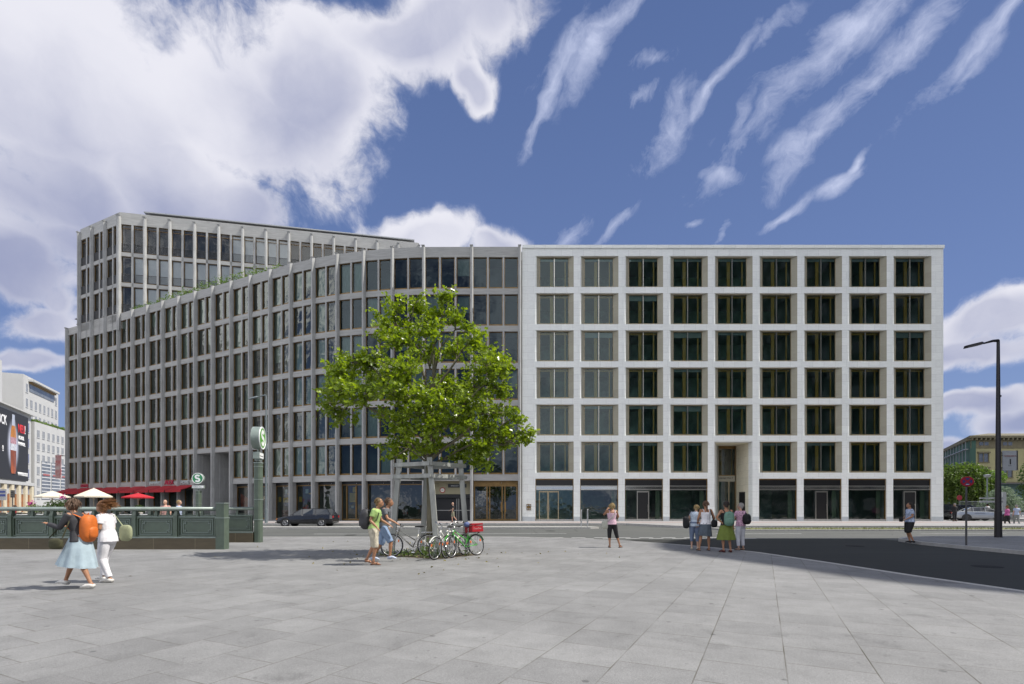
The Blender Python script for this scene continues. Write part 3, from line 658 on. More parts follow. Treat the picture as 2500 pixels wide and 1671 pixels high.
            MB().box(l + .12, l + (.5 if b == 6 else .45), d + .25, d + .3, 2.0, 2.55, 0, Mx).box(l + (.75 if b == 7 else 1.8), r_ - .1, d + .3, d + .33, 1.95, 2.45, 0, Mx).box(l + .9, l + 1.3, d + .35, d + .4, 2.9, 3.35, 1, Mx).box(l + .3, r_ - .4, d + .5, d + .9, .4, 1.15, 2, Mx).box(l + 1.3, l + 2.0, d + .4, d + .45, 2.8, 2.95, 0, Mx).build('window_display', [yel, mat('display_white', (.6, .62, .66), .6), mat('display_red', (.18, .03, .025), .6, 0, .5, 3)], so_, world=True)
        elif b == 9:
            MB().add(q4(l + .2, r_ - .5, 1.4, 2.6, d + .3)[:2] + q4(l + .2, r_ - .5, 1.4, 2.0, d + .3)[2:3] + q4(l + .2, r_ - .5, 1.4, 3.0, d + .3)[3:], [(0, 1, 2, 3)]).build('window_display', mat('display_coral', (.55, .09, .05), .6, 0, .4, 2), so_, world=True)
        # red awnings over the cafe terrace
        if b >= 12:
            a = MB(); a.add([Mx @ Vector(v) for v in ((l - .05, .1, 4.12), (r_ + .05, .1, 4.12), (r_ + .05, -1.75, 3.45), (l - .05, -1.75, 3.45), (l - .05, .1, 4.07), (r_ + .05, .1, 4.07), (r_ + .05, -1.75, 3.40), (l - .05, -1.75, 3.40), (l - .05, -1.77, 3.2), (r_ + .05, -1.77, 3.2), (r_ + .05, -1.74, 3.2), (l - .05, -1.74, 3.2))],
                          [(0, 3, 2, 1), (4, 5, 6, 7), (3, 8, 9, 2), (7, 6, 10, 11), (8, 11, 10, 9), (0, 1, 5, 4)])
            ao = a.build('awning', M.setdefault('awning', mat('red_awning_cloth', (.36, .012, .02), .8, 0, .1, 3)), rt, world=True)
            ar = MB()
            for xx in (l + .2, r_ - .2): ar.tube(Mx @ Vector((xx, .1, 3.6)), Mx @ Vector((xx, -1.7, 3.38)), .03)
            ar.build('awning_arm', M['rail_dark'], ao, world=True)
    # raised shop letters over four bays
    for b, tx, c, sz in ((12, 'HOME', 'w', .55), (13, 'ALEX', 'r', .75), (14, 'VAPIANO', 'w', .55), (19, 'COFFEE', 'r', .55)):
        A = path(PS[b + 1])[0]; B = path(PS[b])[0]; Mx, L, rz = frame(A, B)
        mt = M.setdefault('sign_w', mat('pale_sign_letters', (.45, .5, .5), .5)) if c == 'w' else M.setdefault('sign_r', mat('red_sign_letters', (.42, .02, .06), .5))
        text('shop_lettering', tx, sz, mt, rt, Mx @ Vector((.35, -.09, 4.22)) - L0, rz, ext=.05, bold=.015)
    return rt
grey_building()

# ---------------------------------------------------------------- apartment tower on the wing
def tower():
    C = path(56.4)[0]; LE = path(66.15)[0]; RE = Vector((-13.7, 75.0)); Z0 = 25.2; H = 40.35
    rt = thing('apartment_tower', 'grey tower block with pale blinds rising above the curved building', 'building', (C.x, C.y, Z0))
    L0 = Vector((C.x, C.y, Z0))
    wall = MB(); core = MB(); T0 = 38.8; rows = [(38.8, 35.1), (34.6, 31.1), (30.6, 27.1)]
    n1 = Vector((.434, .901)); Mr, LR, rzr = frame(C, RE); nr = Vector((-Mr[1][0], Mr[0][0]))
    bk = [tuple(C + n1 * .9 + nr * .9), tuple(RE + nr * .9), tuple(RE + nr * 15), tuple(LE + n1 * 15), tuple(LE + n1 * .9)]
    core.prism(bk, Z0 - 2, H - 1.2)
    wall.prism([tuple(C + n1 * .5 + nr * .5), tuple(RE + nr * .5), tuple(RE + nr * 16), tuple(LE + n1 * 16), tuple(LE + n1 * .5)], H - 1.1, H - .1, 2)
    jobs = []
    def face(A, B, nb, first, m0):
        Mx, L, rz = frame(A, B); pw = .34; bw = L / nb
        wall.box(0, L, 0, .8, T0, H, 1, Mx)
        for k, (zt, zb) in enumerate(rows):
            zn = rows[k + 1][0] if k < 2 else Z0 - .2
            wall.box(0, L, 0, .8, zn, zb, 1, Mx)
        for i in range(nb):
            x0 = i * bw; wall.box(x0 - (pw / 2 if i else 0), x0 + pw / 2, 0, .6, Z0, T0, 0, Mx)
            ww = (bw - pw - .25) / 2
            wall.box(x0 + pw / 2 + ww, x0 + pw / 2 + ww + .25, 0, .5, Z0, T0, 0, Mx)
            for j in range(2):
                for k, (zt, zb) in enumerate(rows): jobs.append((m0, k, i, Mx, x0 + pw / 2 + j * (ww + .25), zb, rz, ww, zt - zb))
        wall.box(L - pw / 2, L, 0, .6, Z0, T0, 0, Mx)
        for i in range(nb + 1):
            x = i * bw
            if i == 0 and not first: continue
            mb = MB().prism([(x - .19, .02), (x - .19, -.04), (x - .10, -.34), (x + .08, -.34), (x + .19, -.04), (x + .19, .02)], Z0 - .5, H - .6, 0, Mx).add([(x - .15, -.36, H - .6), (x + .15, -.36, H - .6), (x + .15, .02, H - .6), (x - .15, .02, H - .6), (x - .2, -.44, H - .45), (x + .2, -.44, H - .45), (x + .2, .02, H - .45), (x - .2, .02, H - .45)], [(4, 5, 6, 7), (0, 1, 5, 4), (1, 2, 6, 5), (3, 0, 4, 7)], 0, Mx)
            mb.build('pier', M['grey_stone'], rt, world=True)
    face(C, RE, 13, True, 0); face(LE, C, 3, True, 1)
    wall.build('wall', [M['grey_stone'], M['grey_stone_h'], M['zinc']], rt, world=True)
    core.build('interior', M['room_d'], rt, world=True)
    # setback roof slab with dark edge
    Mx = Mr
    MB().box(3.0, 37.8, 1.2, 10, H - .1, H + .55, 0, Mx).box(2.6, 38.2, .5, 10.5, H + .55, H + .7, 1, Mx).build('roof_slab', [M['rail_dark'], M['zinc']], rt, world=True)
    cache = {}
    rr = random.Random(2)
    for (m0, k, i, Mx, x, zb, rz, ww, h) in jobs:
        key = (m0, k)
        if key not in cache:
            cache[key] = (grey_window('w', ww, h, transom=.45 if k == 0 else 0, pane='pane_t'), MB().box(.07, ww - .07, .36, .38, .1, h - .08).mesh('blind', [M['blind']]),
                          MB().box(.0, ww, .05, .08, 1.12, 1.16).box(0, ww, .05, .08, .12, .15).mesh('rail', [M['rail_dark']]))
        (wm, pm), bl, rl = cache[key]
        o = link('window', wm, rt, Mx @ Vector((x, 0, zb)) - L0, rz); link('pane', pm, o)
        if m0 == 0 and (k > 0 or i in (4, 5, 6)) and rr.random() < .93: link('blind', bl, o)
        rb = MB().box(.0, ww, .04, .08, 1.12, 1.17).box(0, ww, .04, .08, .12, .16)
        if (m0, 'r') not in cache:
            n = 9
            for q in range(n): rb.box(ww * (q + .5) / n - .012, ww * (q + .5) / n + .012, .05, .07, .16, 1.12)
            if m0 == 1: rb.box(0, ww, .072, .078, .16, 1.12)
            cache[(m0, 'r')] = rb.mesh('balcony_rail', [M['rail_dark']])
        link('balcony_rail', cache[(m0, 'r')], o)
    return rt
tower()
# setback parapet at the far end of the wing
p = path(69.3)[0]; q = path(66.4)[0]; n1 = Vector((.434, .901))
pb = MB().prism([tuple(p + n1 * 1.2), tuple(q + n1 * 1.2), tuple(q + n1 * 9), tuple(p + n1 * 9)], 0, 1.9)
po = thing('roof_plant_room', 'plain grey plant room set back on the far left end of the wing roof', 'roof room', (p.x, p.y, 26.75)); pb.v = [(a - p.x, b - p.y, c) for a, b, c in pb.v]
pb.build('wall', M['zinc'], po)
po2 = MB().prism([(-.05, 1.1), (2.9, -.3), (3.0, .2), (.2, 1.5)], 1.9, 2.0).build('parapet_cap', M['rail_dark'], po)
# ---------------------------------------------------------------- buildings out of the photograph that shade and mirror
M['brick_dark'] = stone('dark_brick_and_glass', (.46, .45, .42), (.42, .41, .38), (.03, .035, .035), 3.2, 3.4, .8, ax='xz', var=.2)
def off(p, h): return (p[0] + h / math.tan(SUN_EL) * math.cos(SUN_AZ), p[1] - h / math.tan(SUN_EL) * math.sin(SUN_AZ))
HC = 58.0
edge = [(26, 25.6), (9.9, 25.75), (8.6, 24.9), (7.4, 23.6), (6.0, 21.2), (5.4, 18.9), (5.7, 15.8), (6.6, 13.4), (7.25, 11.0), (7.8, 9.9), (8.9, 8.7), (12, 5.5), (15, 0), (16, -24), (26, -24)]
tw = MB().prism([off(p, HC) for p in edge], 0, HC)
a0 = off((8.9, 8.7), HC); to = thing('office_tower', 'dark office tower right of the square casting the broad shadow on the corner', 'building', (a0[0], a0[1], 0))
tw.build('wall', M['brick_dark'], to, world=True)
t2 = thing('brick_tower', 'dark brick high rise behind the viewpoint mirrored in the windows', 'building', (37, -42, 0))
MB().prism([(37, -42), (130, -42), (130, -75), (37, -75)], 0, 78).build('wall', M['brick_dark'], t2, world=True)

# ---------------------------------------------------------------- generic street block with individual windows
def block(rt, A, B, z0, z1, depth, cols, rows, wf=.6, hf=.62, wallm=None, wname='window', wm=None, margin=.5, skip=None, zoff=0.0, first=None):
    A = Vector(A); B = Vector(B); Mx, L, rz = frame(A, B); L0 = wloc(rt)
    MB().box(0, L, 0, depth, z0, z1, 0, Mx).build('wall', wallm, rt, world=True)
    cw = (L - 2 * margin) / cols; rh = (z1 - z0 - 1.2 - zoff) / rows; w = cw * wf; h = rh * hf
    f = MB().box(0, w, -.04, .02, 0, h, 0).box(w / 2 - .05, w / 2 + .05, -.07, .02, 0, h, 1).box(0, .08, -.07, .02, 0, h, 1).box(w - .08, w, -.07, .02, 0, h, 1).box(0, w, -.07, .02, h - .08, h, 1).box(-.06, w + .06, -.14, .02, -.1, 0, 1).mesh('window', wm)
    for r in range(rows):
        for c in range(cols):
            if skip and skip(c, r): continue
            x = margin + cw * (c + .5) - w / 2; z = z0 + zoff + rh * r + rh * (1 - hf) * .5
            link(wname, f, rt, Mx @ Vector((x, 0, z)) - L0, rz)
    return Mx, L, rz
wl = mat('white_render', (.48, .48, .47), .8, 0, .04, .3); cream = mat('cream_stone', (.62, .55, .40), .8, 0, .06, .8); fr_w = mat('white_frame', (.6, .6, .6), .5)
AP = lambda D: (-80 - .5117 * (D - 55), D)
ra = thing('advertising_building', 'pale grey corner building behind the big black advertisement, cream stone arcade below', 'building', (*AP(119.8), 0))
glass_lilac = mat('lilac_glass', (.20, .21, .30), .1, 0, .4, .4, spec=1.0)
block(ra, AP(45), AP(119.8), 0, 22.8, 18, 26, 6, .55, .62, wl, 'window', [glass_lilac, fr_w], skip=lambda c, r: r == 0, zoff=.2)
B2 = Vector(AP(115)) + Vector((-3, -1.5)); A2 = Vector(AP(45)) + Vector((-3, -1.5))
block(ra, A2, B2, 22.8, 34, 15, 17, 3, .62, .7, wl, 'window', [glass_lilac, fr_w])
Mx, L, rz = frame(Vector(AP(45)), Vector(AP(119.8)))
bal = MB().box(0, L, -.8, .05, 22.7, 23.0, 0, Mx).box(2, L, -.6, .05, 6.3, 7.0, 0, Mx)
bal.build('cornice', wl, ra, world=True)
ac = MB(); 
for i in range(22): ac.box(L - i * 3.7 - 1.3, L - i * 3.7, -.5, .1, 0, 6.3, 0, Mx)
ac.build('arcade_pier', cream, ra, world=True)
orw = mat('orange_shop_glass', (.28, .09, .025), .3, 0, .5, 1)
am = MB()
for i in range(21): am.box(L - i * 3.7 - 3.7, L - i * 3.7 - 1.3, -.1, .0, .3, 4.2, 0, Mx)
am.build('shop_window', orw, ra, world=True)
# the advertisement: dark board, bottle, lettering
ad = thing('advertisement', 'huge black advertisement with a glowing amber drink bottle at the left edge', 'billboard', (*AP(116.9), 7.2)); L0 = wloc(ad)
Mx, L, rz = frame(Vector(AP(70)), Vector(AP(116.9)))
def ad_mat():
    m = bpy.data.materials.new('printed_board'); m.use_nodes = True; T = NT(m.node_tree); b = T.n['Principled BSDF']; b.inputs['Roughness'].default_value = .6
    g = T.new('ShaderNodeTexCoord').outputs['Object']; mp = T.new('ShaderNodeMapping', vector_type='TEXTURE'); T.link(g, mp.inputs[0])
    c = Mx @ Vector((44.4, 0, 7.2 + 7.4)) - L0; mp.inputs[1].default_value = c; mp.inputs[2].default_value = (0, 0, rz); mp.inputs[3].default_value = (3.4, 50, 6.2)
    d = T.vmath('LENGTH', mp.outputs[0]); T.link(T.mix(T.mapr(d, .35, 1, 1, 0, True), (.022, .022, .024), (.62, .65, .78)), b.inputs['Base Color']); return m
MB().box(0, L, -.45, -.3, 7.3, 21.9, 0, Mx).build('board', ad_mat(), ad, world=True)
def lathe_flat(prof, cx, yy):
    mb = MB(); n = len(prof); vs = [Mx @ Vector((cx - r, yy, z)) for r, z in prof] + [Mx @ Vector((cx + r, yy, z)) for r, z in prof] + [Mx @ Vector((cx, yy - .1, z)) for r, z in prof]
    mb.add(vs, [(i, 2 * n + i, 2 * n + i + 1, i + 1) for i in range(n - 1)] + [(2 * n + i, n + i, n + i + 1, 2 * n + i + 1) for i in range(n - 1)]); return mb
bt = lathe_flat([(1.0, 8.6), (1.35, 9.3), (1.3, 10.5), (1.45, 12.2), (1.5, 13.6)], 44.4, -.5).build('bottle', mat('amber_red', (.30, .07, .015), .4, 0, .7, .5, stretch=(1, 1, .3)), ad, world=True)
lathe_flat([(1.5, 13.6), (1.45, 14.8), (1.5, 15.0)], 44.4, -.5).build('label', mat('white_label', (.55, .56, .6), .5, 0, .4, 3), bt).location = -L0
lathe_flat([(1.5, 15.0), (1.5, 16.4)], 44.4, -.5).build('label', mat('pink_label', (.45, .25, .28), .5, 0, .4, 3), bt).location = -L0
lathe_flat([(1.5, 16.4), (1.3, 17.4), (.95, 18.6), (.85, 18.9)], 44.4, -.5).build('bottle_shoulder', mat('amber', (.45, .17, .02), .4, 0, .6, .5, stretch=(1, 1, .3)), bt).location = -L0
lathe_flat([(.85, 18.9), (.8, 20.2), (.7, 20.3), (.7, 21.3)], 44.4, -.5).build('bottle_neck', mat('clear_glass_print', (.42, .45, .52), .4), bt).location = -L0
wt = mat('ad_white', (.8, .8, .8), .6); rd = mat('ad_red', (.62, .03, .04), .6)
for tx, x, z, sz, mm in (('NEU', 46.9, 17.9, 2.6, rd), ('!', 50.5, 17.9, 2.6, wt), ('AB 24.02.', 47.1, 16.4, 1.1, wt), ('IM HANDEL.', 47.0, 15.1, 1.0, wt), ('WWW.ROCK.DE', 46.8, 8.4, 1.0, wt), ('ROCK', 35.4, 18.6, 2.8, wt), ('!!', 38.9, 13.0, 1.6, wt)):
    # the board is read from the right hand side: local x runs towards the viewer
    q = Mx @ Vector((x if tx not in ('NEU',) else x, -.48, z)) - L0
    text('lettering', tx, sz, mm, ad, q, rz, ext=.03, bold=.03, sx=.72)

rb = thing('white_office_block', 'white rendered office block beyond the advertisement, roof loggia and hedge on its terrace', 'building', (-112.5, 119.2, 0))
gl_g = mat('grey_window_glass', (.16, .17, .18), .1, 0, .3, .5, spec=1)
block(rb, (-112.9, 120.4), (-119.5, 137.5), 0, 21.6, 14, 7, 7, .5, .62, wl, 'window', [gl_g, fr_w], margin=.4, skip=lambda c, r: r == 0 or (c > 0 and r in (1, 2, 3)))
Mx, L, rz = frame(Vector((-112.9, 120.4)), Vector((-119.5, 137.5)))
lo = MB()
for i in range(3):
    lo.box(3.2 + i * 5.0, 7.6 + i * 5.0, -.06, .02, 3.2, 12.6, 0, Mx)
    for k in range(11): lo.box(3.2 + i * 5.0, 7.6 + i * 5.0, -.12, -.05, 3.4 + k * .85, 3.62 + k * .85, 1, Mx)
    lo.box(3.8 + i * 5.0, 7.0 + i * 5.0, -.14, -.11, 9.1, 9.5, 2, Mx)
lo.build('louvre_window', [gl_g, fr_w, mat('faded_red_sign', (.35, .1, .1), .7)], rb, world=True)
block(rb, (-118.3, 123.3), (-127.0, 142.5), 21.6, 33.6, 10, 8, 3, .5, .6, wl, 'window', [gl_g, fr_w], margin=.4, skip=lambda c, r: r == 2 and 0 < c < 7)
Mx2, L2, _ = frame(Vector((-118.3, 123.3)), Vector((-127.0, 142.5)))
MB().box(3, L2 - 3.2, -.1, -.02, 30.0, 31.8, 0, Mx2).box(3, L2 - 3.2, -.6, .0, 32.0, 32.4, 1, Mx2).box(2.5, L2 - 2.8, -1.2, -.0, 32.4, 32.9, 2, Mx2).build('loggia', [gl_g, mat('brown_soffit', (.22, .14, .06), .7), wl], rb, world=True)
def leaves_blob(mb, c, r, n, sz, rr, flat=False):
    for _ in range(n):
        d = Vector((rr.gauss(0, 1), rr.gauss(0, 1), rr.gauss(0, 1))).normalized() * (rr.random() ** .45)
        p = Vector(c) + Vector((d.x * r[0], d.y * r[1], d.z * r[2]))
        leaf(mb, p, sz * rr.uniform(.6, 1.3), rr)
def leaf(mb, p, s, rr, drop=0.0, lobed=False):
    n = Vector((rr.gauss(0, .6), rr.gauss(0, .6), rr.gauss(.55, .5))).normalized(); a = Vector((rr.gauss(0, 1), rr.gauss(0, 1), rr.gauss(-.3, .5))); a = (a - n * a.dot(n)).normalized(); b = n.cross(a); f = n * (s * .16)
    if lobed:
        P = [(-.55, 0, 0), (-.15, .52, 1), (.05, .22, .5), (.42, .40, 1), (.62, 0, 0), (.42, -.40, 1), (.05, -.22, .5), (-.15, -.52, 1)]
        mb.add([p + a * (x * s) + b * (y * s) + f * z for x, y, z in P], [(0, 3, 2, 1) if False else (0, 1, 2), (0, 2, 4), (2, 3, 4), (0, 4, 6), (4, 5, 6), (0, 6, 7)])
    else: mb.add([p - a * s * .5, p + b * s * .3 + f, p + a * s * .6, p - b * s * .3 + f], [(0, 1, 2), (0, 2, 3)])
def leaf_mat(name, c1, c2, trans, gloss=.35):
    m = bpy.data.materials.new(name); m.use_nodes = True; T = NT(m.node_tree); b = T.n['Principled BSDF']; b.inputs['Roughness'].default_value = gloss
    g = T.new('ShaderNodeNewGeometry'); o = T.new('ShaderNodeTexCoord').outputs['Object']; nz = T.noise(o, 1.3, 2); isl = g.outputs['Random Per Island']
    k = T.math('ADD', T.math('MULTIPLY', isl, .7), T.math('MULTIPLY', nz, .4)); col = T.mix(k, c1, c2); T.link(col, b.inputs['Base Color'])
    tl = T.new('ShaderNodeBsdfTranslucent'); T.link(T.mix(1.0, col, trans, 'MULTIPLY'), tl.inputs[0]); mx = T.new('ShaderNodeMixShader'); mx.inputs[0].default_value = .38
    T.link(b.outputs[0], mx.inputs[1]); T.link(tl.outputs[0], mx.inputs[2]); T.link(mx.outputs[0], T.n['Material Output'].inputs[0]); return m
M['leaf'] = leaf_mat('plane_leaf', (.085, .145, .008), (.26, .34, .02), (2.0, 2.0, .7), .30)
M['leaf_dark'] = leaf_mat('dark_leaf', (.03, .06, .012), (.07, .11, .02), (1.2, 1.6, .6), .5)
M['leaf_mid'] = leaf_mat('mid_leaf', (.07, .12, .02), (.16, .22, .05), (1.4, 1.8, .7), .5)
M['leaf_pale'] = leaf_mat('silvery_leaf', (.14, .19, .12), (.30, .36, .26), (1, 1.1, 1), .5)
M['bark'] = mat('plane_bark', (.10, .09, .06), .9, 0, .0, 6, col2=(.20, .18, .12), bump=.5, bs=12, stretch=(1, 1, .35))
rr = random.Random(21)
hb = MB()
for i in range(40):
    q = Mx @ Vector((rr.uniform(.4, L - .4), rr.uniform(.2, 1.5), 21.9)); leaves_blob(hb, q, (.7, .7, .6), 16, .5, rr)
hb.build('hedge', M['leaf_mid'], tag(link('terrace_hedge', None, None, (-116, 129, 21.6)), 'green hedge on the terrace of the white office block', 'hedge'), world=True)
# greenery on the roof of the curved wing
gb = MB(); rr = random.Random(8)
for i in range(120):
    s = 27.5 + (55 - 27.5) * (i / 119.); p, a = path(s); dn = rr.uniform(.55, 1.1); q = p + Vector((math.sin(a), math.cos(a))) * dn
    h = rr.uniform(.45, .95) * (1.2 if 30 < s < 48 else .8)
    leaves_blob(gb, (q.x, q.y, 27.0 + h * .6), (.45, .3, h), 22, .2, rr)
gb.build('roof_greenery', M['leaf_mid'], None, kind='stuff', label='loose green planting along the roof edge in front of the tower block', cat='roof planting')

# ---------------------------------------------------------------- yellow building far right
M['yellow'] = mat('ochre_render', (.30, .28, .15), .85, 0, .06, .5); M['brownst'] = mat('brown_sandstone', (.13, .115, .07), .85, 0, .15, 1)
ry = thing('ochre_palace', 'old ochre yellow building with heavy brown cornice and pedimented windows far right', 'building', (108, 120, 0))
yb = MB().prism([(108, 120), (170, 120), (170, 160), (134, 160)], 0, 15.2, 0).prism([(108.0, 119.9), (170, 119.9), (170, 160), (134, 160)], 15.2, 17.3, 1).prism([(107.0, 119), (171, 119), (171, 161), (133.4, 161)], 17.6, 18.1, 1).box(108, 170, 119.6, 120, 6.6, 7.3, 1)
Mx, L, rz = frame(Vector((132.6, 160)), Vector((108, 120)))
yb.box(0, L, -.05, 1, 0, 17.0, 2, Mx).box(0, L, -.7, .2, 17.0, 17.6, 1, Mx)
yb.add([(107.2, 119, 18.1), (171, 119, 18.1), (171, 161, 18.1), (133.2, 161, 18.1), (116, 124, 19.3), (165, 124, 19.3), (165, 155, 19.3), (135, 155, 19.3)], [(0, 1, 5, 4), (1, 2, 6, 5), (2, 3, 7, 6), (3, 0, 4, 7), (4, 5, 6, 7)], 1)
for i in range(60): yb.box(107.6 + i * 1.05, 107.95 + i * 1.05, 119.1, 119.95, 17.1, 17.6, 1)
yb.build('wall', [M['yellow'], M['brownst'], mat('green_scaffold_net', (.045, .10, .08), .9, 0, .5, .25, stretch=(1, 1, .1))], ry, world=True)
gw = mat('dark_old_glass', (.07, .08, .1), .15, 0, .4, 2, spec=.8)
wmesh = MB().box(0, 2.2, -.02, .02, 0, 2.0, 0).box(-.25, 2.45, -.2, 0, -.2, 0, 1).box(-.2, 0, -.12, 0, 0, 2.1, 1).box(2.2, 2.4, -.12, 0, 0, 2.1, 1).box(-.35, 2.55, -.35, 0, 2.1, 2.4, 1).box(1.0, 1.2, -.08, 0, 0, 2, 1).mesh('window', [gw, M['brownst']])
wsm = MB().box(0, 2.2, -.02, .02, 0, .8, 0).box(1.0, 1.2, -.06, 0, 0, .8, 1).mesh('attic_window', [gw, M['brownst']])
for i in range(9):
    for z in (12.0, 8.4, 4.2): link('window', wmesh, ry, (2.0 + i * 5.6, 0, z))
    link('attic_window', wsm, ry, (2.0 + i * 5.6, -.11, 15.9))
for px_, h, w_ in ((2316, 12, 1.6), (2334, 12.5, 1.2), (2346, 11.5, 1.0)):
    pass
sc_ = MB()
for i in range(14): sc_.tube(Mx @ Vector((1.0 + i * 3.4, -.5, 0)), Mx @ Vector((1.0 + i * 3.4, -.5, 17)), .09, n=5)
for z in (3, 6, 9, 12, 15): sc_.box(0, L, -1.0, -.3, z, z + .12, 0, Mx)
sc_.build('scaffold', tag(M['steel'], None) and M['zinc'] if False else M['zinc'], thing('scaffolding', 'grey scaffolding along the netted side of the ochre building', 'scaffolding', (132.6, 160, 0)), world=True)
# hoarding and fence in front of it
hd = thing('site_hoarding', 'green site hoarding with a long flat canopy behind the parked cars', 'hoarding', (84, 100, 0))
MB().box(84, 150, 100, 100.3, 2.2, 6.0, 0).box(84, 150, 99, 101, .0, 2.2, 1).box(84, 150, 98.5, 101, 5.9, 6.1, 1).build('panel', [mat('teal_panels', (.05, .10, .095), .7, 0, .2, .3), M['rail_dark']], hd, world=True)
fn = thing('mesh_fence', 'tall grey wire mesh fence running behind the parked cars', 'fence', (58, 66, 0)); fb = MB()
for i in range(16): fb.box(58 + i * 3, 58.06 + i * 3, 66, 66.06, 0, 2.2)
fb.box(58, 103, 66, 66.04, 2.15, 2.2).box(58, 103, 66, 66.04, .1, .15)
for i in range(300): fb.box(58 + i * .15, 58.012 + i * .15, 66.01, 66.03, .1, 2.2)
fb.build('mesh_panel', M['zinc'], fn, world=True)
gd = thing('guard_rail', 'low pale crash barrier on the pavement behind the walking couple', 'barrier', (52, 58, 0))
MB().box(52, 90, 58, 58.12, .55, .85).box(52, 52.1, 58, 58.1, 0, .6).box(60, 60.1, 58, 58.1, 0, .6).box(68, 68.1, 58, 58.1, 0, .6).build('rail', M['zinc'], gd, world=True)

